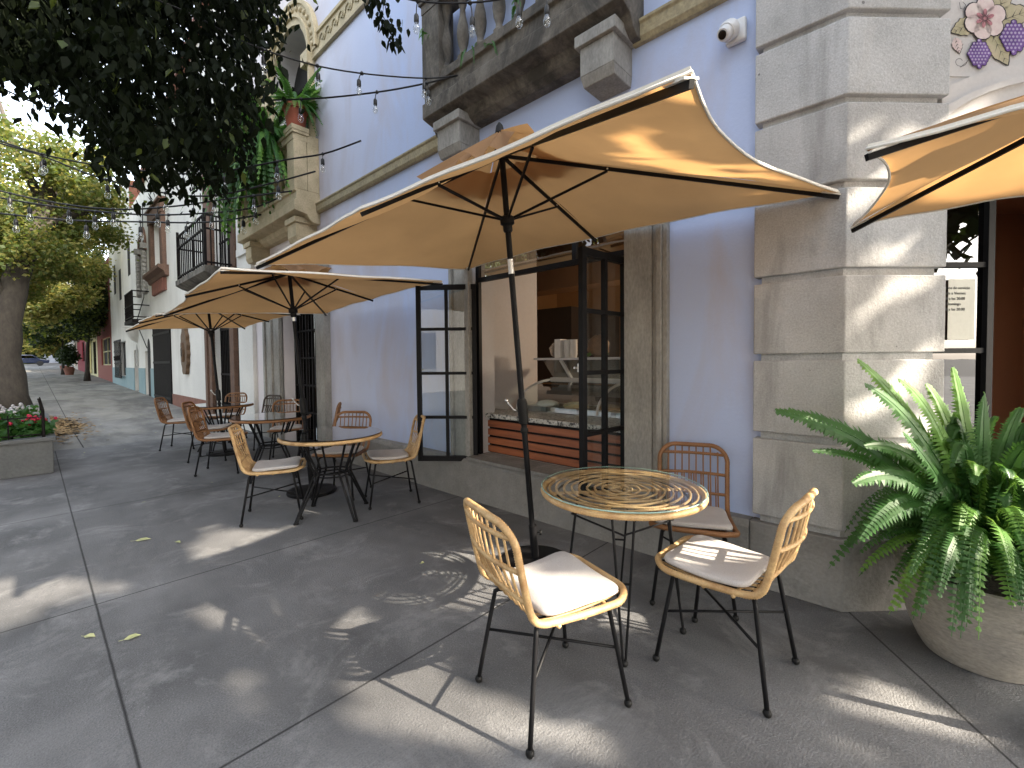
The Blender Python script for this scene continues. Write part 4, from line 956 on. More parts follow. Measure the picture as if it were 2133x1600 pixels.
# ================================================================== white building next door
wb = empty('white_building', (3.1, 20, 0), 0, 'white stuccoed two storey house with brown stone door frames and blue painted base', 'building')
XH = 3.10
DR = (11.45, 12.95, .0, 3.0); GT = (18.0, 21.0, .05, 2.75); UD = (11.15, 12.75, 3.46, 6.1); UW = (18.7, 20.3, 4.75, 6.35); AD = (21.75, 23.0, .1, 1.9); NI = (24.6, 25.8, .2, 2.0); GW = (28.4, 31.0, .8, 2.5); UA = (22.0, 23.3, 4.1, 6.1)
ys = sorted({10.82, 33.8, 15, 23.6, 27}|{v for h_ in (DR, GT, UD, UW, AD, NI, GW, UA) for v in h_[:2]}); zs = sorted({-.1, 7.0}|{v for h_ in (DR, GT, UD, UW, AD, NI, GW, UA) for v in h_[2:]})
mb = MB(); facade(mb, XH, ys, zs, [DR, GT, UD, UW, AD, NI, GW, UA], 0)
mb2 = MB(); 
for (a, b, c, d), dd in ((DR, .4), (GT, .25), (UD, .4), (UW, .5), (AD, .4), (NI, .3), (GW, .2), (UA, .5)):
    e_ = [((a, c), (a, d)), ((a, d), (b, d)), ((b, d), (b, c)), ((b, c), (a, c))]
    for p, q in e_: mb.quad((XH, p[0], p[1]), (XH, q[0], q[1]), (XH+dd, q[0], q[1]), (XH+dd, p[0], p[1]))
    mb2 = MB(); mb2.quad((XH+dd, a, c), (XH+dd, b, c), (XH+dd, b, d), (XH+dd, a, d)); mb2.build('dark_opening', 'dark_void', wb)
# gabled top
mb.poly([(XH, 10.82, 7.0), (XH, 10.82, 9.9), (XH, 12.2, 9.9), (XH, 22.6, 8.25), (XH, 22.6, 7.0)]); mb.poly([(XH, 22.6, 7.0), (XH, 22.6, 8.2), (XH, 25.8, 8.2), (XH, 25.8, 9.55), (XH, 33.8, 9.75), (XH, 33.8, 7.0)])
mb.quad((XH, 33.8, -.1), (XH, 33.8, 9.75), (12, 33.8, 9.75), (12, 33.8, -.1)); mb.build('wall', 'white_stucco', wb)
mb = MB(); mb.poly([(XH+.01, 10.83, 9.8), (XH+.01, 12.2, 9.8), (XH+.01, 22.6, 8.1), (12, 22.6, 8.1), (12, 10.83, 9.8)]); mb.poly([(XH+.01, 25.8, 9.5), (XH+.01, 33.8, 9.7), (12, 33.8, 9.7), (12, 25.8, 9.5)]); mb.build('roof', 'clay_tile', wb)
mb = MB(); mb.bar((XH-.02, 12.0, 9.99), (XH-.02, 22.4, 8.33), .34, (0, 0, 1), .18); mb.build('roof_coping', 'red_stone', wb)
for a, b, z in ((21.0, 21.75, 1.22), (23.0, 24.6, 1.22), (25.8, 28.4, 1.22), (31.0, 33.7, 1.22), (28.4, 31.0, .79)): mb = MB(); mb.box(XH-.025, XH-.001, a+.002, b-.002, 0, z); mb.build('painted_base', 'teal_paint', wb)
mb = MB(); mb.box(XH-.03, XH-.001, 12.96+.45, 17.9, 0, .42); mb.build('stone_base', 'red_stone', wb)
# brown stone doorway
mb = MB()
for a, b, o_ in ((11.0, 11.2, .12), (11.2, 11.45, .08), (12.95, 13.2, .08), (13.2, 13.4, .12)): mb.box(XH-o_, XH+.02, a, b, 0, 3.0)
mb.box(XH-.14, XH+.02, 11.0, 13.4, 3.002, 3.3); mb.build('stone_doorway', 'brown_stone', wb, bevel=.01)
mb = MB()
for k in range(12): y = lerp(11.47, 12.93, k/11); mb.box(XH+.12, XH+.15, y-.014, y+.014, .02, 2.98)
for z in (.1, 1.1, 2.2): mb.box(XH+.115, XH+.155, 11.45, 12.95, z, z+.05)
mb.build('iron_gate', 'iron', wb)
mb = MB()
for k in range(22): y = lerp(18.05, 20.95, k/21); mb.box(XH-.04, XH, y-.035, y+.035, .06, 2.74)
for z in (.2, 1.4, 2.4): mb.box(XH-.05, XH-.041, 18.0, 21.0, z, z+.08)
mb.build('garage_gate', 'iron', wb)
# upper window with moulded sill
mb = MB()
for a, b in ((18.3, 18.7), (20.3, 20.7)): mb.box(XH-.12, XH+.02, a, b, 4.6, 6.35)
mb.box(XH-.14, XH+.02, 18.3, 20.7, 6.352, 6.75); mb.box(XH-.2, XH+.02, 18.2, 20.8, 6.752, 6.85); mb.build('stone_window', 'brown_stone', wb, bevel=.02)
mb = MB(); prof_sweep(mb, [(0, 4.25), (.1, 4.28), (.14, 4.4), (.28, 4.5), (.28, 4.6), (0, 4.6)], (XH, 18.0, 0), (XH, 21.0, 0), (-1, 0, 0)); mb.build('window_ledge', 'brown_stone', wb)
mb = MB()
for k in range(8): y = lerp(18.6, 20.4, k/7); mb.box(XH-.10, XH, y-.07, y+.07, 3.85, 4.25)
mb.box(XH-.06, XH-.001, 18.4, 20.6, 3.84, 4.24); mb.build('ledge_corbels', 'red_stone', wb)
# upper door and iron balcony
mb = MB()
for a, b, o_ in ((10.84, 11.15, .10), (12.75, 13.3, .10)): mb.box(XH-o_, XH+.02, a, b, 3.46, 6.1)
mb.box(XH-.12, XH+.02, 10.84, 13.3, 6.102, 6.5); mb.build('balcony_stone_frame', 'brown_stone', wb, bevel=.01)
mb = MB()
for k in range(5): y = lerp(11.2, 12.7, k/4); mb.box(XH+.1, XH+.13, y-.02, y+.02, 3.5, 6.08)
for z in (3.6, 4.3, 5.0, 5.7): mb.box(XH+.095, XH+.135, 11.15, 12.75, z, z+.04)
mb.build('balcony_door_grille', 'iron', wb)
mb = MB(); prof_sweep(mb, [(0, 3.05), (.30, 3.05), (.36, 3.2), (.5, 3.25), (.62, 3.32), (.62, 3.44), (0, 3.44)], (XH, 10.95, 0), (XH, 13.7, 0), (-1, 0, 0)); bs = mb.build('balcony_slab', 'dark_stone', wb)
mb = MB(); xr = 2.52
for z in (3.52, 4.22, 4.5): mb.bar((xr, 11.05, z), (xr, 13.55, z), .035); mb.bar((xr, 11.05, z), (XH, 11.05, z), .035); mb.bar((xr, 13.55, z), (XH, 13.55, z), .035)
for k in range(15): y = lerp(11.05, 13.55, k/14); mb.box(xr-.011, xr+.011, y-.011, y+.011, 3.45, 4.5)
for k in range(6): x = lerp(xr, XH-.05, k/5); mb.box(x-.011, x+.011, 11.04, 11.06, 3.45, 4.5); mb.box(x-.011, x+.011, 13.54, 13.56, 3.45, 4.5)
for y in (11.05, 13.55): mb.box(xr-.025, xr+.025, y-.025, y+.025, 3.45, 4.62)
mb.build('iron_railing', 'iron', bs)
# arched upper window with little balcony
mb = MB(); ym = 22.65
for i in range(12):
    a0, a1 = PI*i/12, PI*(i+1)/12; q = []
    for x in (XH, XH-.08):
        for r, a in ((.62, a0), (.82, a0), (.82, a1), (.62, a1)): q.append((x, ym-r*math.cos(a), 5.75+r*1.25*math.sin(a)))
    mb.add(q, [(0, 3, 2, 1), (4, 5, 6, 7), (1, 2, 6, 5), (0, 4, 7, 3)])
mb.build('window_arch', 'brown_stone', wb)
for y in (21.95, 23.35):
    mb = MB(); mb.tube([(XH-.08, y+.03*math.sin(i*2.2), 4.1+i*.055) for i in range(31)], .085, 8)
    mb.box(XH-.2, XH, y-.12, y+.12, 5.8, 6.0); mb.build('twisted_column', 'grey_moulding', wb)
mb = MB()
for k in range(15): y = lerp(21.7, 23.7, k/14); mb.box(2.6, 2.63, y-.012, y+.012, 3.1, 4.15)
for z in (3.15, 3.6, 4.12): mb.box(2.59, 2.64, 21.7, 23.7, z, z+.04); mb.box(2.64, XH, 21.69, 21.72, z, z+.04); mb.box(2.64, XH, 23.68, 23.71, z, z+.04)
for k in range(18): y = 21.75+.11*k; mb.tube([(2.60, y+.05*math.cos(a*.9), 3.4+.05*math.sin(a*.9)) for a in range(8)], .009, 4)
mb.box(2.58, XH, 21.65, 23.75, 2.95, 3.08); mb.build('small_balcony', 'iron', wb)
mb = MB(); mb.lathe([(.02, 2.3), (.22, 2.42), (.34, 2.66), (.46, 2.9), (.5, 2.94)], (XH, 24.8, 0), 20); mb.build('shell_bracket', 'white_stucco', wb, smooth=True)
mb = MB()
for k in range(9): y = lerp(28.5, 30.9, k/8); mb.box(XH-.18, XH-.16, y-.03, y+.03, .7, 2.6)
for z in (.75, 1.4, 2.0, 2.5): mb.box(XH-.19, XH-.155, 28.4, 31.0, z, z+.06)
for k in range(6): mb.tube([(XH-.2, 28.7+k*.4+.12*math.cos(a), 1.7+.12*math.sin(a)) for a in range(7)], .02, 4)
mb.build('window_grille', 'iron', wb)
for k, (y, z) in enumerate(((26.4, 6.3), (29.5, 5.5), (31.5, 6.0))):
    q = MB(); q.box(XH-.01, XH+.0, y-.35, y+.35, z-.9, z+.6); q.build('upper_slit_window', 'dark_void', wb); 
mb = MB()
for (a, b, sag) in (((10.9, 6.9), (10.95, .9), .0), ((11.0, 7.4), (10.92, 3.2), .1)):
    mb.tube([(XH-.06-.03*math.sin(i), lerp(a[0], b[0], i/12)+.03*math.sin(i*1.7), lerp(a[1], b[1], i/12)) for i in range(13)], .008, 4)
mb.tube([(XH-.03, 21.2+.5*i/8, 3.2-.5*math.sin(PI*i/8)) for i in range(9)], .012, 4); mb.tube([(XH-.03, 22.3, 7.6), (XH-.06, 22.4, 4.0), (XH-.3, 22.5, 3.0), (XH-.04, 22.2, 2.0)], .015, 4)
mb.build('wall_cables', 'cord_black', wb)
mb = MB(); mb.prism([(XH-.012, 21.8, .1), (XH-.012, 22.35, .1)]+[(XH-.012, 22.35 if False else 22.075+.275*math.cos(a*PI/8), 1.95+.42*math.sin(a*PI/8)) for a in range(9)], (.01, 0, 0)); mb.build('dark_arch_opening', 'dark_void', wb)  # flat dark sheet painting the shaded arched opening
mb = MB(); mb.prism([(XH-.012, 24.7, 1.3), (XH-.012, 25.2, 1.3), (XH-.012, 25.2, 2.0), (XH-.012, 24.95, 2.25), (XH-.012, 24.7, 2.0)], (.01, 0, 0)); mb.build('niche', 'grey_moulding', wb)
# carved wood mask plaque
py = 15.85
q = MB(); outl = []
for i in range(25):
    t = i/24; z = lerp(1.08, 2.50, t); wv = .12+.26*math.sin(PI*min(1, t*1.05))**.7+.03*math.sin(t*34); outl.append((z, wv))
q.prism([(XH-.002, py-w_, z) for z, w_ in outl]+[(XH-.002, py+w_, z) for z, w_ in reversed(outl)], (-.09, 0, 0))
pl = empty('carved_plaque', (XH, py, 1.8), 0, 'tall carved brown wooden plaque hanging on the white wall', 'plaque'); q.build('plaque_board', 'wood_carved', pl)
q = MB(); q.prism([(XH-.093, py-.09, 1.45), (XH-.093, py-.13, 1.8), (XH-.093, py, 2.0), (XH-.093, py+.13, 1.8), (XH-.093, py+.09, 1.45)], (-.05, 0, 0)); q.build('carved_relief', 'wood_carved', pl)
q = MB(); q.box(XH-.147, XH-.144, py-.05, py+.05, 1.6, 1.85); q.build('dark_hollow_patch', 'dark_void', pl)  # flat dark patch, the shade of a hollow put into colour

# ================================================================== houses farther down the street
def house(name, y0, y1, h, mwall, label, openings, base=None, x=XH):
    g0 = gz((y0+y1)/2); e = empty(name, (x, (y0+y1)/2, g0), 0, label, 'building')
    ys = sorted({y0, y1}|{v for o_ in openings for v in o_[:2]}); zs = sorted({-.3, h}|{g0+v for o_ in openings for v in o_[2:4]})
    mb = MB(); facade(mb, x, ys, zs, [(o_[0], o_[1], g0+o_[2], g0+o_[3]) for o_ in openings], 0)
    mb.quad((x, y0, -.3), (x, y0, h), (x+8, y0, h), (x+8, y0, -.3)); mb.quad((x, y1, -.3), (x, y1, h), (x+8, y1, h), (x+8, y1, -.3)); mb.quad((x, y0, h), (x, y1, h), (x+8, y1, h), (x+8, y0, h)); mb.build('wall', mwall, e)
    for o_ in openings:
        q = MB(); q.box(x+.15, x+.2, o_[0], o_[1], g0+o_[2], g0+o_[3]); w_ = q.build(o_[4], 'dark_void', e)
        q = MB(); 
        for a in (o_[0]+.04, (o_[0]+o_[1])/2, o_[1]-.04): q.box(x+.08, x+.14, a-.04, a+.04, g0+o_[2], g0+o_[3])
        for zz in (g0+o_[2]+.03, g0+(o_[2]+o_[3])/2, g0+o_[3]-.03): q.box(x+.09, x+.13, o_[0], o_[1], zz-.03, zz+.03)
        q.build('frame', o_[5] if len(o_) > 5 else 'iron', w_)
    if base: q = MB(); q.box(x-.03, x-.001, y0, y1, g0-.2, g0+base[1]); q.build('painted_base', base[0], e)
    return e, g0
h1, g1 = house('brick_house', 33.9, 42, 7.5, 'brick_red', 'low dark red brick house with large dark window past the white house', [(34.5, 39.5, .9, 2.6, 'window', 'yellow_paint'), (35, 37, 4, 5.6, 'window')])
h2, g2 = house('yellow_shop', 42.1, 51.5, 6.5, 'yellow_paint', 'pale yellow shop front with dark doors beyond the brick house', [(43, 45, .1, 2.5, 'door'), (46.5, 48.2, .1, 2.5, 'door')])
h3, g3 = house('pink_house', 51.6, 62, 8, 'pink_paint', 'magenta painted house front beside the orange shop sign', [(53, 56, .9, 2.6, 'window'), (54, 57, 4, 6, 'window')])
h4, g4 = house('grey_house', 62.1, 80, 9, 'far_facade', 'pale grey house with balconies far down the street', [(64, 67, .2, 2.6, 'door'), (70, 74, .9, 2.5, 'window'), (64, 67, 4, 6, 'window'), (70, 74, 4, 6, 'window')])
h5, g5 = house('end_block', 80.1, 110, 12, 'far_facade_b', 'tall bluish block closing the view at the far end of the street', [(84, 90, .2, 3, 'door'), (84, 88, 5, 8, 'window'), (94, 98, 5, 8, 'window')])
e = empty('terrace_block', (-3, 118, gz(110)), 0, 'grey block with rows of windows closing the far end of the street', 'building'); q = MB(); q.box(-16, 8, 118, 126, 0, 15); q.build('wall', 'far_facade_b', e)
for kx in range(9):
    for kz in range(4):
        q = MB(); q.box(-15+kx*2.5, -13.6+kx*2.5, 117.94, 117.99, 3.2+kz*3, 5.0+kz*3); q.build('window', 'dark_void', e)
y = 50.5; sg = empty('shop_sign', (1.6, y, g2+2.9), 0, 'orange red shop sign board projecting over the sidewalk', 'sign')
q = MB(); q.box(.9, XH-.01, y-.06, y+.06, g2+2.75, g2+3.5); q.build('sign_board', 'sign_red', sg)
q = MB(); q.box(1.05, 2.8, y-.075, y-.061, g2+2.85, g2+2.87); q.box(1.05, 2.8, y-.075, y-.061, g2+3.38, g2+3.40)
for k in range(7): q.box(1.15+k*.22, 1.28+k*.22, y-.075, y-.061, g2+3.0+(k % 3)*.03, g2+3.25)
q.build('sign_marks', 'room_beam', sg)
# potted plants by the pink house
def leaf_cloud(mb, c, R_, n, sz, flat=1., seed=0, hollow=.0, clump=0):
    rnd = random.Random(seed); c = Vector(c); cl = [Vector((rnd.gauss(0, 1), rnd.gauss(0, 1), rnd.gauss(0, 1))).normalized()*rnd.uniform(.35, .95) for _ in range(clump)] if clump else None
    for _ in range(n):
        if cl:
            q = cl[rnd.randrange(clump)]; d = q+Vector((rnd.gauss(0, .15), rnd.gauss(0, .15), rnd.gauss(0, .11)))
        else:
            d = Vector((rnd.gauss(0, 1), rnd.gauss(0, 1), rnd.gauss(0, 1))).normalized()*rnd.uniform(hollow, 1)**.5
        p = c+Vector((d.x*R_[0], d.y*R_[1], d.z*R_[2]))
        a = Vector((rnd.uniform(-1, 1), rnd.uniform(-1, 1), rnd.uniform(-1, .4))).normalized(); b = a.cross(Vector((rnd.uniform(-1, 1), rnd.uniform(-1, 1), rnd.uniform(-1, 1)))).normalized()
        l = sz*rnd.uniform(.6, 1.3); w_ = l*.42
        yield p, a, b, l, w_
def add_leaf(mb, p, a, b, l, w_):
    mb.add([p, p+a*l*.45+b*w_, p+a*l, p+a*l*.45-b*w_], [(0, 1, 2, 3)])
for i, (x, y_, hh, lb_) in enumerate(((1.9, 47.5, 1.3, 'leafy bush in a terracotta tub before the yellow shop'), (2.1, 53, 1.6, 'dark leafy plant in a tub under the orange sign'), (2.0, 57.5, 1.2, 'low green shrub in a tub beyond the orange sign'))):
    g0 = gz(y_); e = empty('potted_shrub', (x, y_, g0), 0, lb_, 'plant'); q = MB(); q.lathe([(.22, 0), (.33, .5), (.35, .52), (.3, .5)], (x, y_, g0), 14); q.build('pot_body', 'red_stone', e, smooth=True)
    q = MB(); [add_leaf(q, *t) for t in leaf_cloud(q, (x, y_, g0+.8+hh*.5), (.6, .6, hh*.6), 700, .18, seed=i)]; q.build('foliage', 'leaf_dark', e)

# ================================================================== trees
def tree(name, base, path, r0, crowns, n, sz, mleaf, label, seed, branches=(), group=None, clump=17, carve=None, r1=.25):
    e = empty(name, base, 0, label, 'tree', group); mb = MB()
    P = [Vector(base)]+[Vector(p) for p in path]
    Q = []
    for i in range(len(P)-1):
        for k in range(4): Q.append(P[i].lerp(P[i+1], k/4)+Vector((noise.noise(P[i]*.7+Vector((k, seed, 0)))*.05*r0*4, noise.noise(P[i]*.9+Vector((0, k, seed)))*.05*r0*4, 0)) if (i or k) else P[0])
    Q.append(P[-1]); mb.tube(Q, lambda u: r0*((1-u)*(1-r1)+r1)*(1+.45*max(0, .12-u)/.12), 12)
    for (pts, r) in branches: mb.tube(pts, lambda u: r*(1-u*.75), 8)
    mb.build('trunk', 'bark', e, smooth='all')
    mbs = {}
    for ci, (c, R_) in enumerate(crowns):
        mts = mleaf if isinstance(mleaf, (list, tuple)) else [mleaf]
        for j, t in enumerate(leaf_cloud(None, c, R_, n, sz, seed=seed*31+ci, clump=clump)):
            if carve and carve(t[0]+t[1]*t[3]*.5, t[3]*.28): continue
            k = mts[j % len(mts)] if (j % 3) else mts[0]
            add_leaf(mbs.setdefault(k, MB()), *t)
    for k, m_ in mbs.items(): m_.build('crown', k, e)
    return e
g0 = gz(20)
tree('street_tree', (-.62, 19.6, g0-.1), [(-.55, 19.7, 2.2), (-.25, 19.9, 4.0), (.35, 20.1, 6.4), (.9, 20.3, 8.2)], .46,
     [((-1.4, 20, 6.3), (3.2, 3.4, 2.5)), ((1.1, 21, 6.6), (1.9, 3.2, 2.0)), ((-.4, 22.5, 4.9), (2.0, 2.6, 1.3))], 17000, .115, ['leaf_green', 'leaf_yellow', 'leaf_green'], 'big street tree with leaning trunk rising from the leaf covered pit', 3,
     branches=[([(-.05, 19.95, 5.0), (.6, 20, 5.9), (1.5, 20.2, 6.5), (2.3, 20.4, 7.6)], .17), ([(-.4, 19.8, 3.2), (-1.3, 20, 5), (-2.2, 20.4, 7)], .2), ([(.35, 20.1, 6.4), (-.2, 20.4, 8), (-.5, 20.8, 9.6)], .14)], group='trees along the kerb')
tree('street_tree', (-1.0, 29, gz(29)-.1), [(-1.0, 29, 3), (-.7, 29.4, 6), (-.3, 30, 9)], .36, [((-.8, 29, 7.2), (3.4, 3.6, 3.3)), ((1.1, 31, 5.4), (1.7, 3, 2.2))], 15000, .15, ['leaf_yellow', 'leaf_green'], 'second street tree, dark trunk behind the leaning one', 4, branches=[([(-.8, 29.2, 4.5), (.3, 29.6, 6), (1.3, 30, 7.5)], .13)], group='trees along the kerb')
tree('street_tree', (-1.1, 42, gz(42)-.1), [(-1.0, 42, 4), (-.6, 42, 8), (-.3, 42, 11)], .36, [((-.5, 42, 8.0), (4.2, 5, 4.2)), ((1.6, 45, 4.8), (1.5, 5, 1.8))], 13000, .22, ['leaf_yellow', 'leaf_yellow', 'leaf_green'], 'third street tree with yellow sunlit crown', 5, group='trees along the kerb')
tree('street_tree', (-1.2, 60, gz(60)-.1), [(-1.0, 60, 4), (-.8, 60, 8), (-.5, 60, 12)], .4, [((0, 60, 8.8), (5, 7, 5)), ((.6, 66, 4.8), (3, 5, 2.2))], 11000, .32, ['leaf_yellow', 'leaf_green'], 'farthest street tree, pale yellow green crown over the sidewalk', 6, group='trees along the kerb')
tree('street_tree', (-3.0, 100, gz(100)), [(-3, 100, 5), (-3, 100, 9)], .4, [((-1.5, 98, 6.2), (8, 3, 5.4))], 13000, .8, ['leaf_dark', 'leaf_green'], 'dark green tree closing the far end of the street', 12)
tree('street_tree', (-5.5, 33, -.14), [(-5.5, 33, 4), (-5.2, 33, 9), (-5, 33, 12)], .4, [((-5.2, 34, 9), (5, 7, 4.6))], 15000, .24, ['leaf_yellow', 'leaf_green'], 'tall bright yellow tree on the other side of the street', 8)
tree('hanging_vine_tree', (2.2, 36.5, gz(36)), [(2.3, 36.5, 3), (2.6, 36.5, 5)], .12, [((1.9, 37.5, 4.4), (1.7, 4.5, 1.5)), ((2.5, 35.5, 6.2), (.9, 1.8, 1.8))], 9000, .17, ['leaf_dark', 'leaf_green'], 'dark spreading shrub overhanging the brick house front', 9, clump=30)
tree('street_shrub', (1.6, 48.5, gz(48)), [(1.6, 48.5, 2.5), (1.7, 48.6, 4)], .1, [((1.3, 48.5, 4.0), (1.8, 3.0, 1.5))], 4500, .24, ['leaf_dark', 'leaf_green'], 'small dark tree spreading over the sidewalk before the orange sign', 41, clump=24)
# overhead tree whose leaves, coloured dark as a silhouette, hang into the view
e = empty('overhead_tree', (-1.9, 4.6, 0), 0, 'overhanging tree, leaves coloured as a dark silhouette, whose branches fill the upper left against the sky', 'tree')
mb = MB(); mb.tube([(-1.9, 4.6, 0), (-1.85, 4.6, 1.5), (-1.7, 4.65, 3.2), (-1.4, 4.8, 4.6), (-.8, 5.0, 5.6)], [.26, .2, .17, .14, .10], 12)
for pts in ([(-1.4, 4.8, 4.6), (-.4, 4.9, 4.9), (.6, 4.9, 4.8), (1.3, 4.9, 4.6)], [(-1.7, 4.65, 3.2), (-.9, 4.3, 3.9), (-.1, 4.1, 4.2), (.6, 3.9, 4.1)], [(-.4, 4.9, 4.9), (.3, 5.6, 4.6), (.8, 6.2, 4.4)], [(-.8, 5, 5.6), (.2, 4.2, 5.8), (1.2, 3.6, 5.6), (1.9, 3.1, 5.0)], [(.2, 4.2, 5.8), (-.2, 3.2, 5.4)]):
    mb.tube(pts, lambda u: .05*(1-u)+.008, 7)
mb.build('trunk', 'bark', e, smooth='all')
poly = [(-420, -280), (600, -280), (575, -60), (560, 30), (540, 90), (535, 165), (520, 215), (505, 262), (478, 250), (470, 300), (452, 345), (428, 345), (400, 395), (378, 350), (340, 325), (296, 372), (262, 340), (232, 318), (210, 292), (186, 238), (150, 168), (118, 160), (100, 205), (70, 178), (40, 132), (-40, 128), (-420, 60)]
def inside(px, py, poly=poly):
    c = False
    for i in range(len(poly)):
        x0, y0 = poly[i]; x1, y1 = poly[i-1]
        if (y0 > py) != (y1 > py) and px < (x1-x0)*(py-y0)/(y1-y0)+x0: c = not c
    return c
rnd = random.Random(11); mb = MB(); mb_g = MB(); mb_t = MB(); cnt = 0
cls = []
while len(cls) < 700:
    px, py = rnd.uniform(-420, 600), rnd.uniform(-280, 400)
    if inside(px, py): cls.append((px, py, rnd.uniform(3.0, 4.6)))
for (px, py, d) in cls:
    c = dep(px, py, d)
    if c.x < -2.6 or c.z > 7.2: continue
    n_ = rnd.randint(26, 44)
    mb_t.tube([c+Vector((-.10, .05, .22)), c+Vector((-.02, 0, .08)), c+Vector((.03, .0, -.14))], .004, 4)
    for _i in range(n_):
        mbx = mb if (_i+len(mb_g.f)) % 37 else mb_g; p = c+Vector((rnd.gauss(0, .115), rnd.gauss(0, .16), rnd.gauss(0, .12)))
        a = Vector((rnd.gauss(0, .5), rnd.gauss(0, .5), -1)).normalized(); b = a.cross(Vector((rnd.uniform(-1, 1), rnd.uniform(-1, 1), rnd.uniform(-.3, .3)))).normalized()
        l = rnd.uniform(.055, .10); w_ = l*.27; n2 = a.cross(b)*l*.08
        mbx.add([p, p+a*l*.28+b*w_, p+a*l*.6+b*w_*.85+n2, p+a*l*1.05, p+a*l*.6-b*w_*.85+n2, p+a*l*.28-b*w_], [(0, 1, 2, 3, 4, 5)])
for (px, py) in [(508+6*math.sin(k), 70+k*14) for k in range(22)]+[(775+k*3.4+8*math.sin(k*1.9), -10+k*6) for k in range(17)]+[(830, -10), (800, -20), (780, 5), (460, 330), (445, 360), (392, 385), (398, 400), (235, 330), (80, 200), (95, 175)]+[(520+12*math.sin(k*2), 10+k*16) for k in range(9)]:
    c = dep(px, py, 3.6)
    for _ in range(5):
        p = c+Vector((rnd.gauss(0, .035), rnd.gauss(0, .05), rnd.gauss(0, .035))); a = Vector((rnd.gauss(0, .3), rnd.gauss(0, .3), -1)).normalized(); b = a.cross(Vector((rnd.uniform(-1, 1), rnd.uniform(-1, 1), 0))).normalized(); l = rnd.uniform(.05, .09); w_ = l*.28
        mb.add([p, p+a*l*.28+b*w_, p+a*l*.6+b*w_*.85, p+a*l*1.05, p+a*l*.6-b*w_*.85, p+a*l*.28-b*w_], [(0, 1, 2, 3, 4, 5)])
mb_t.tube([dep(770, -40, 3.6), dep(790, 20, 3.6), dep(812, 60, 3.6), dep(822, 95, 3.6)], .004, 4)
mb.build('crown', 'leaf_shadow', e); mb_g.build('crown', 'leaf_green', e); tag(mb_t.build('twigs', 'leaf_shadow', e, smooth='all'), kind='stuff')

# unseen trees behind the viewer shade the terrace; gaps carved to place the sun patches
lit = []
def L_(p, r): lit.append((Vector(p), r*.8))
for px, py, r in ((20, 1250, .24), (80, 1225, .16), (130, 1222, .12), (190, 1224, .07), (250, 1226, .05), (-60, 1260, .3), (470, 1285, .10), (500, 1255, .10), (545, 1250, .06), (610, 1250, .07), (660, 1255, .05), (540, 1305, .08), (600, 1300, .06), (630, 1280, .05), (740, 1250, .06), (800, 1255, .08), (860, 1262, .06), (940, 1248, .04), (690, 1300, .05), (770, 1310, .04),
                  (500, 1420, .04), (865, 1420, .06), (880, 1440, .06), (840, 1460, .05), (930, 1455, .04), (755, 1490, .05), (800, 1500, .04), (860, 1505, .045), (920, 1510, .05), (970, 1515, .04), (1140, 1530, .05), (1190, 1535, .055), (1240, 1550, .05), (1080, 1475, .03),
                  (1880, 1455, .07), (1920, 1480, .08), (1870, 1520, .09), (1940, 1520, .07), (1830, 1555, .06), (1900, 1560, .07)):
    L_(atz(px, py), r)
for px, py, r in ((1150, 1215, .07), (1190, 1235, .06), (1120, 1240, .06), (1250, 1225, .03), (1285, 1240, .05), (1220, 1260, .04), (1130, 1285, .04)): L_(atz(px, py, .47), r)
L_(near(1790, 770, -.1), .14); L_(near(1900, 790, -.1), .16); L_(near(2000, 790, 0), .12); L_(near(1720, 880, .1), .10); L_(near(2110, 1080, -.3), .14); L_(near(2120, 950, -.3), .12)
L_((2.32, .37, .80), .10); L_((2.15, .37, .72), .07); L_((2.4, .38, .62), .06)
for t, z, r in ((.05, 1.60, .035), (.14, 1.65, .04), (.23, 1.70, .045), (.32, 1.74, .05), (.41, 1.79, .05), (.5, 1.83, .04), (.5, 2.62, .04), (.3, 2.45, .04), (.2, 1.15, .05), (.33, 1.28, .07), (.46, 1.42, .07), (.3, .9, .07), (.5, 1.1, .05), (.15, 1.95, .04), (.3, 2.0, .04), (.2, 2.35, .07), (.05, 2.25, .06), (.1, 2.6, .04), (.8, 2.75, .06)): L_(CF(t, 0, z), r)
for p, r in (((2.45, -.5, 2.3), .42), ((2.75, -.25, 2.15), .25), ((2.35, -.1, 2.15), .18)): L_(p, r)
for a, b, r in (((1.5, .6), (2.2, .9), .02), ((1.6, .9), (2.5, .8), .025), ((1.8, 1.15), (2.6, 1.0), .02), ((2.2, .5), (2.7, .55), .02)):
    for k in range(7): p = Vector((lerp(a[0], b[0], k/6), lerp(a[1], b[1], k/6), 2.3)); L_(p, r*(1+.4*math.sin(k*2)))
def carve(p, ex=0.):
    for c, r in lit:
        v = p-c; t = v.dot(S)
        if t > 0 and (v-S*t).length < r+ex: return True
    return False
tree('street_tree', (.4, -9.0, 0), [(.4, -9, 2.4), (.6, -8.8, 4.5), (1.0, -8.6, 6.8)], .22, [((.6, -7.4, 6.3), (3.6, 2.4, 3.7)), ((-2.2, -7.0, 7.0), (3.2, 2.6, 4.0))], 15000, .32, 'leaf_dark', 'unseen broad dark tree on the pavement behind the viewpoint, crown carved to place sun patches', 21, clump=70, carve=carve)
tree('street_tree', (5.2, -9.4, 0), [(5.2, -9.4, 2.4), (5.0, -9, 4.8), (4.8, -8.8, 7)], .22, [((3.4, -7.4, 6.6), (3.2, 2.2, 4.0)), ((6.4, -7.6, 7.2), (3.2, 2.6, 4.2))], 15000, .32, 'leaf_dark', 'unseen broad dark tree across the side street behind the viewpoint, crown carved to place sun patches', 22, clump=70, carve=carve)
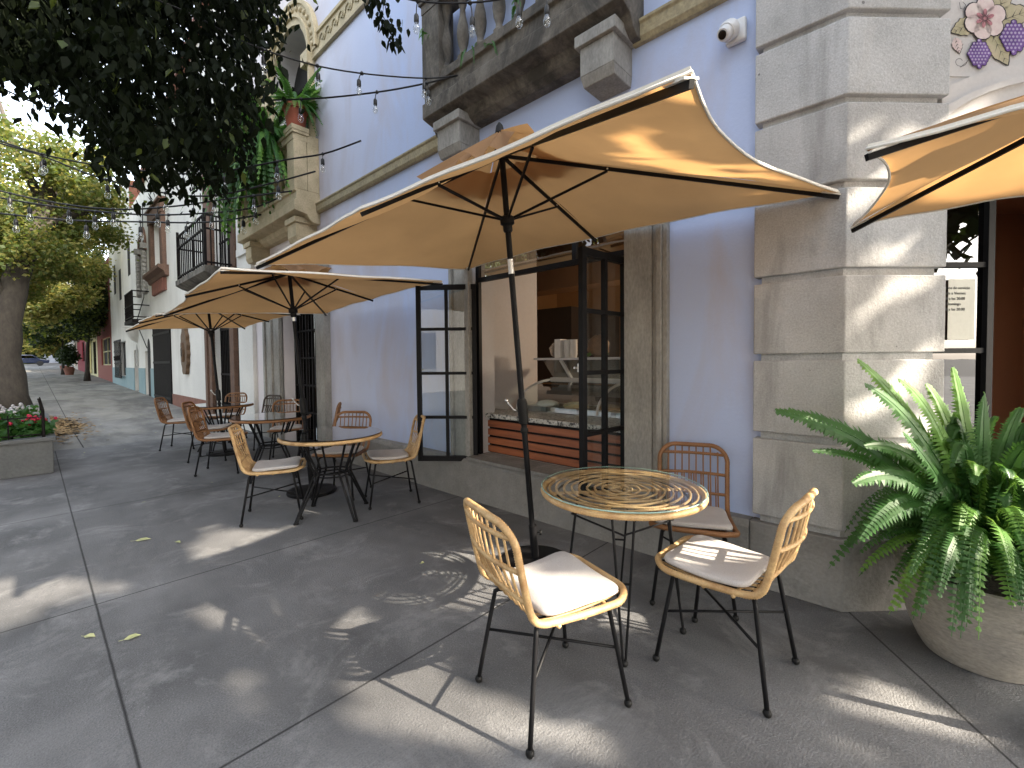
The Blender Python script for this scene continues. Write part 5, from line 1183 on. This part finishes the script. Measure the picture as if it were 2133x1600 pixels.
# houses over the road, seen in the window glass
def opp(name, y0, y1, h, mw, label):
    e = empty(name, (-13, (y0+y1)/2, 0), 0, label, 'building'); q = MB(); q.box(-20, -13, y0, y1, -.2, h); q.build('wall', mw, e)
    for z in (1.0, 4.2, 7.4):
        if z+1.8 > h: continue
        n_ = int((y1-y0)/3.4)
        for k in range(n_):
            y = lerp(y0, y1, (k+.5)/n_); q = MB(); q.box(-13.0, -12.97, y-.6, y+.6, z, z+1.8); w_ = q.build('window', 'dark_void', e); q = MB(); q.box(-12.97, -12.94, y-.7, y+.7, z-.1, z-.001); q.build('sill', 'grey_moulding', w_)
opp('opposite_house', -14, 2, 9, 'far_facade', 'pale house across the road behind the viewpoint'); opp('opposite_house', 2.2, 20, 11, 'far_facade_b', 'bluish house across the road facing the cafe')
for i, (x, y) in enumerate(((-6, 1.5), (-6.2, 10.5))):
    tree('street_tree', (x, y, -.14), [(x+.1, y, 2.5), (x+.3, y, 5)], .24, [((x, y, 6.6), (2.6, 3.0, 2.6))], 5000, .30, ['leaf_green', 'leaf_yellow'], ('leafy tree across the road opposite the spiral table', 'leafy tree across the road opposite the row of tables')[i], 31+i)

# ================================================================== planter, tree pit, flowers
pa = atz(113, 985); pln = empty('planter_box', (pa.x-1, pa.y, 0), 0, 'low grey concrete planter with rusty iron edging at the left of the pavement', 'planter')
yb = pa.y; x1 = pa.x; x0 = -2.2; y2 = 12.4; zt = .47
mb = MB(); mb.box(x0, x1, yb, yb+.12, .002, zt-.05); mb.box(x1-.12, x1, yb+.121, y2, .002, zt-.05); mb.box(x0-.03, x1+.03, yb-.03, yb+.15, zt-.049, zt); mb.box(x1-.15, x1+.03, yb+.151, y2, zt-.049, zt); mb.box(x0, x1-.121, y2-.12, y2, .002, zt-.05); mb.build('planter_wall', 'planter_grey', pln, bevel=.01)
mb = MB(); mb.box(x0, x1-.122, yb+.121, y2-.121, .1, zt-.10); mb.build('soil', 'soil', pln)
fn = empty('edging_fence', (x1-.5, yb+.06, zt), 0, 'low black iron fence with bent posts standing on the planter rim', 'fence')
mb = MB(); xf = x1-.08
for z in (.04, .26): mb.tube([(x0, yb+.06, zt+z), (xf, yb+.06, zt+z)], .007, 6); mb.tube([(xf, yb+.06, zt+z), (xf, y2-.1, zt+z)], .007, 6)
mb.build('rail', 'iron', fn)
for k in range(7): x = xf-k*.30; q = MB(); q.tube([(x, yb+.06, zt), (x, yb+.06, zt+.30)], .007, 6); q.build('post', 'iron', fn)
q = MB(); q.tube([(xf, yb+.06, zt-.01), (xf, yb+.06, zt+.34), (xf-.03, yb+.06, zt+.5)], .016, 6); q.build('post', 'iron', fn)
for k in range(6): y = yb+.6+k*.6; q = MB(); q.tube([(xf, y, zt), (xf, y, zt+.34)], .008, 6); q.build('post', 'iron', fn)
rnd = random.Random(5)
for i, (x, y, z, mt, lb_) in enumerate(((-.30, 8.6, .40, 'flower_white', 'white flowering plant at the left end of the planter'), (-.12, 8.95, .42, 'flower_white', 'white flowering plant in the middle of the planter'), (-.36, 8.45, .25, 'flower_red', 'plant with magenta flowers low in the planter at the left edge'), (-.02, 8.6, .25, 'flower_red', 'plant with red flowers near the planter corner'))):
    e = empty('flowering_plant', (x, y, zt-.1), 0, lb_, 'flower', 'flowers in the planter'); q = MB(); [add_leaf(q, *t) for t in leaf_cloud(q, (x, y, zt+z*.35), (.2, .2, z*.6), 420, .075, seed=50+i)]; q.build('leaves', 'fern_green', e)
    q = MB()
    for k in range(26): p = Vector((x+rnd.gauss(0, .06), y+rnd.gauss(0, .06), zt+z*.85+rnd.gauss(0, .025))); q.ball(p, rnd.uniform(.014, .024), 5)
    q.build('blossoms', mt, e, smooth='all')
q = MB(); [add_leaf(q, *t) for t in leaf_cloud(q, (-1.0, 10.3, zt), (1.0, 1.8, .22), 4500, .09, seed=77)]; tag(q.build('ground_cover', 'fern_green'), 'green leafy ground cover filling the planter', 'plants', kind='stuff')
# leaf pit around the trunk
pit = [(x1+.06, 12.45), (.62, 12.6), (.66, 15.2), (.1, 17.5), (-1.5, 17.5), (-1.5, 12.45)]
mb = MB(); mb.poly([(x, y, gz(y)+.006) for x, y in pit]); tag(mb.build('tree_pit', 'soil'), 'bare earth pit around the big tree', kind='structure')
mb = MB(); rnd = random.Random(8)
for _ in range(2600):
    x, y = min(rnd.gauss(.2, .28), .9), rnd.gauss(14.0, 1.1); a = rnd.uniform(0, 6.28); l = rnd.uniform(.03, .065); z = gz(y)+.012+rnd.random()*.04; d = Vector((math.cos(a), math.sin(a), rnd.uniform(-.3, .3))); s_ = Vector((-math.sin(a), math.cos(a), rnd.uniform(-.3, .3)))
    mb.add([Vector((x, y, z))-d*l, Vector((x, y, z))+s_*l*.5, Vector((x, y, z))+d*l, Vector((x, y, z))-s_*l*.5], [(0, 1, 2, 3)])
tag(mb.build('leaf_litter', 'dry_leaf'), 'golden dry leaves lying in the tree pit', 'leaves', kind='stuff')
mb = MB()
for _ in range(90):
    x, y = rnd.uniform(.4, 3.0), rnd.uniform(4.5, 19); 
    if y < 9 and rnd.random() < .8: continue
    a = rnd.uniform(0, 6.28); l = rnd.uniform(.015, .035); z = gz(y)+.008; d = Vector((math.cos(a), math.sin(a), .1)); s_ = Vector((-math.sin(a), math.cos(a), .1)); mb.add([Vector((x, y, z))-d*l, Vector((x, y, z))+s_*l*.5, Vector((x, y, z))+d*l, Vector((x, y, z))-s_*l*.5], [(0, 1, 2, 3)])
tag(mb.build('sidewalk_debris', 'fallen_leaf'), 'small dry leaf scraps scattered over the sidewalk', 'leaves', kind='stuff')
for (px, py, a, l, lb_) in ((298, 1126, .5, .055, 'long pale fallen leaf on the dark pavement near the second table'), (371, 1131, 1.2, .028, 'small curled leaf right of the long pale one'), (187, 1328, .9, .032, 'narrow yellow leaf beside the pavement joint'), (276, 1330, .2, .036, 'broad yellow green leaf nearest the viewer'), (880, 1175, .4, .014, 'tiny brown leaf scrap near the umbrella base')):
    p = atz(px, py)+Vector((0, 0, .006)); q = MB(); d = Vector((math.cos(a), -math.sin(a), 0)); s_ = Vector((-d.y, d.x, 0)); U_ = Vector((0, 0, 1))
    o_ = [p-d*l, p-d*l*.4+s_*l*.42+U_*.008, p+d*l*.3+s_*l*.38+U_*.01, p+d*l, p+d*l*.3-s_*l*.38+U_*.004, p-d*l*.4-s_*l*.42]
    q.add([p+U_*.001]+o_, [(0, 1, 2), (0, 2, 3), (0, 3, 4), (0, 4, 5), (0, 5, 6), (0, 6, 1)]); q.tube([p-d*l, p-d*l*1.5], .0012, 4); tag(q.build('fallen_leaf', 'fallen_leaf'), lb_, 'leaf', 'leaves fallen on the pavement')

# ================================================================== string lights
def string(pts, bulbs, label, n=26, r=.0075):
    """pts: (px, py, depth) along the cord, smoothed; bulbs: (t, drop)"""
    P = [dep(*p) for p in pts]; gsc = max(1., pts[0][2]/4.4); r = max(.0065, .0019*pts[0][2])
    def cr(t):
        m_ = len(P)-1; i = min(int(t*m_), m_-1); u = t*m_-i; a, b, c, d = P[max(i-1, 0)], P[i], P[i+1], P[min(i+2, m_)]
        return .5*((2*b)+(c-a)*u+(2*a-5*b+4*c-d)*u*u+(3*b-a-3*c+d)*u**3)
    e = empty('string_light', P[0], 0, label, 'string light', 'festoon light strings'); mb = MB(); mb.tube([cr(i/n) for i in range(n+1)], r, 5); mb.build('cord', 'cord_black', e, smooth='all')
    for t, drop in bulbs:
        p = cr(t); q = MB(); sw = Vector((random.uniform(-.02, .02), random.uniform(-.02, .02), 0)); k = p+sw+Vector((0, 0, -drop))
        g_ = gsc; q.tube([p+Vector((0, 0, .008)), p.lerp(k, .5)+sw*.3, k], .004*g_, 5); q.lathe([(.010*g_, -.012*g_), (.017*g_, -.004), (.010*g_, .012*g_)], p, 8); q.lathe([(.010*g_, .0), (.0165*g_, -.012*g_), (.0175*g_, -.052*g_), (.014*g_, -.06*g_)], k, 10); so_ = q.build('bulb_socket', 'bulb_black', e, smooth=True)
        q = MB(); q.lathe([(a_*g_, b_*g_) for a_, b_ in ((.013, -.058), (.018, -.072), (.0245, -.095), (.022, -.118), (.012, -.132), (.002, -.135))], k, 12, caps=False); bb = q.build('bulb', 'bulb_glass', e, smooth='all')
        q = MB(); q.tube([k+Vector((.006*(-1)**j, 0, (-.062-.01*j)*g_)) for j in range(6)], .0016, 4); q.build('filament', 'steel', bb)
    return e
B0 = 3.55
string([(300, -10, 3.2), (400, 30, 3.3), (510, 88, 3.4), (640, 132, 3.6), (755, 153, 3.7), (885, 163, 3.9), (953, 157, 4.05)], [(.53, .05), (.665, .05), (.835, .05), (.38, .05)], 'upper string of clear bulbs ending at the near balcony corner')
string([(330, 160, 4.3), (430, 197, 4.3), (525, 208, 4.3), (660, 205, 4.2), (785, 192, 4.1), (880, 175, 4.08), (953, 157, 4.05)], [(.46, .08), (.667, .06), (.85, .06)], 'lower string of clear bulbs ending at the near balcony corner')
string([(-40, 280, 5.6), (90, 322, 5.6), (240, 350, 5.6), (380, 362, 5.6), (460, 358, 5.6), (600, 332, 5.5), (676, 320, 5.4), (752, 293, 5.3)], [(.14, .06), (.3, .06), (.43, .05), (.58, .07), (.69, .07), (.85, .06)], 'bulb string looped up to a knot on the lavender wall')
string([(-40, 288, 6.0), (80, 322, 6.0), (200, 368, 6.0), (330, 400, 6.0), (440, 408, 6.0), (560, 383, 5.9), (657, 357, 5.8)], [(.18, .07), (.36, .07), (.52, .07), (.68, .08), (.86, .06)], 'bulb string running to the post of the far balcony')
string([(-40, 388, 6.6), (100, 420, 6.6), (235, 436, 6.6), (360, 430, 6.6), (470, 415, 6.6), (608, 398, 6.4)], [(.1, .07), (.26, .08), (.40, .06), (.55, .09), (.68, .06), (.88, .05)], 'bulb string in front of the white house reaching the far balcony')
string([(-40, 405, 7.2), (110, 430, 7.2), (290, 447, 7.2), (430, 444, 7.2), (530, 432, 7.2), (600, 402, 7.0)], [(.14, .07), (.3, .08), (.48, .08), (.62, .05), (.8, .07)], 'bulb string under the far balcony rail crossing the iron balcony')
string([(-40, 440, 7.8), (130, 458, 7.8), (280, 462, 7.8), (430, 463, 7.8), (545, 447, 7.6)], [(.12, .07), (.33, .07), (.52, .08), (.68, .06), (.9, .06)], 'lowest bulb string in front of the white house')
string([(-60, 150, 4.8), (60, 210, 4.8), (180, 250, 4.8), (300, 300, 4.9), (420, 330, 5.2), (520, 335, 5.4)], [(.22, .06), (.6, .06)], 'bulb string crossing the bright sky gap at the left')
string([(760, -30, 3.1), (870, 2, 3.1), (1000, 4, 3.0), (1130, -22, 2.9), (1240, -60, 2.8)], [(.25, .08), (.46, .09), (.66, .08), (.78, .12)], 'bulb string at the top edge below the near balcony balusters')

# ================================================================== people and car far down the street
def person(x, y, label, mtop, mleg, h=1.7, step=.18):
    g0 = gz(y); e = empty('person', (x, y, g0), 0, label, 'person'); k = h/1.7
    J = {'pel': (0, 0, .92), 'che': (0, 0, 1.28), 'nek': (0, 0, 1.46), 'hea': (0, -.01, 1.58), 'top': (0, 0, 1.69), 'hl': (-.09, 0, .88), 'kl': (-.10, -step*.5, .48), 'al': (-.10, -step, .05), 'tl': (-.10, -step-.14, .02), 'hr': (.09, 0, .88), 'kr': (.10, step*.4, .48), 'ar': (.10, step, .08), 'tr': (.10, step-.12, .02),
         'sl': (-.19, 0, 1.40), 'el': (-.25, .05, 1.12), 'wl': (-.24, -.05, .88), 'fl': (-.24, -.07, .78), 'sr': (.19, 0, 1.40), 'er': (.25, -.03, 1.12), 'wr': (.24, .06, .88), 'fr': (.24, .07, .78)}
    E = [('pel', 'che'), ('che', 'nek'), ('nek', 'hea'), ('hea', 'top'), ('pel', 'hl'), ('hl', 'kl'), ('kl', 'al'), ('al', 'tl'), ('pel', 'hr'), ('hr', 'kr'), ('kr', 'ar'), ('ar', 'tr'), ('che', 'sl'), ('sl', 'el'), ('el', 'wl'), ('wl', 'fl'), ('che', 'sr'), ('sr', 'er'), ('er', 'wr'), ('wr', 'fr')]
    R_ = {'pel': .15, 'che': .16, 'nek': .06, 'hea': .095, 'top': .07, 'hl': .1, 'hr': .1, 'kl': .065, 'kr': .065, 'al': .045, 'ar': .045, 'tl': .035, 'tr': .035, 'sl': .06, 'sr': .06, 'el': .045, 'er': .045, 'wl': .03, 'wr': .03, 'fl': .03, 'fr': .03}
    ks = list(J); me = bpy.data.meshes.new('body'); me.from_pydata([tuple(v*k for v in J[q]) for q in ks], [(ks.index(a), ks.index(b)) for a, b in E], [])
    for m_ in (mtop, mleg, 'skin'): me.materials.append(MATS[m_])
    o = bpy.data.objects.new('body', me); col.objects.link(o); sm = o.modifiers.new('skin', 'SKIN')
    for i, q in enumerate(ks): me.skin_vertices[0].data[i].radius = (R_[q]*k, R_[q]*k*.8)
    me.skin_vertices[0].data[0].use_root = True
    o.modifiers.new('sub', 'SUBSURF').levels = 1
    bpy.context.view_layer.update(); dg = bpy.context.evaluated_depsgraph_get(); m2 = bpy.data.meshes.new_from_object(o.evaluated_get(dg)); bpy.data.objects.remove(o)
    m2.materials.clear()
    for m_ in (mtop, mleg, 'skin'): m2.materials.append(MATS[m_])
    for p in m2.polygons: p.material_index = 2 if p.center.z > 1.48*k or (p.center.z < .84*k and abs(p.center.x) > .2*k) else (1 if p.center.z < .93*k else 0); p.use_smooth = True
    o = bpy.data.objects.new('body', m2); col.objects.link(o); o.parent = e
    q = MB(); q.ball((x, y+.02, g0+1.64*k), .115*k, 10, .9); q.build('hair', 'hair', e, smooth='all')
if not hasattr(bpy.types.Mesh, 'skin_vertices'): person = lambda *a, **k: None
def person_safe(*a):
    try: person(*a)
    except Exception as ex: print('person failed', ex)
P_ = []
for (px, d, lb_, mt, ml) in ((101, 46, 'person in a dark red top walking on the far sidewalk', 'red_cloth', 'dark_cloth'), (93, 50, 'person in dark clothes walking beside the one in red', 'dark_cloth', 'dark_cloth'), (78, 62, 'person in a blue top far down the street', 'blue_cloth', 'dark_cloth')):
    p = dep(px, 770, d/1.0*.72); yy = p.y; person_safe(p.x, yy, lb_, mt, ml)
yy = 84; xx = -.6; g0 = gz(yy); e = empty('parked_car', (xx, yy, g0), 0, 'dark blue car parked across the far end of the sidewalk', 'car')
mb = MB(); mb.prism([(xx-2.1, yy-.85, g0+.35), (xx+2.1, yy-.85, g0+.35), (xx+2.15, yy-.85, g0+.75), (xx+1.3, yy-.85, g0+.9), (xx+.7, yy-.85, g0+1.4), (xx-.9, yy-.85, g0+1.42), (xx-1.6, yy-.85, g0+.95), (xx-2.1, yy-.85, g0+.85)], (0, 1.7, 0)); mb.build('body', 'car_blue', e, bevel=.08)
mb = MB(); mb.prism([(xx-1.35, yy-.858, g0+.98), (xx+1.05, yy-.858, g0+.98), (xx+.6, yy-.858, g0+1.33), (xx-.85, yy-.858, g0+1.34)], (0, .006, 0)); mb.build('window', 'dark_glass', e)
for a in (-1.3, 1.3):
    q = MB(); q.lathe([(.2, -.1), (.32, -.1), (.32, .1), (.2, .1)], (xx+a, yy-.8, g0+.32), 16, (0, 1, 0)); q.build('wheel', 'tyre', e)
# lamp post and kerb posts by the trees
for i, (x, y, hh, lb_) in enumerate(((-.72, 36, 3.6, 'thin grey pole standing behind the second tree'), (-.35, 33, 1.1, 'short black post at the kerb past the big tree'))):
    q = MB(); q.lathe([(.09, 0), (.09, .1), (.05, .14), (.045, hh-.05), (.06, hh)], (x, y, gz(y)), 10); tag(q.build('kerb_post', 'grey_moulding' if i == 0 else 'iron', smooth=True), lb_, 'post')
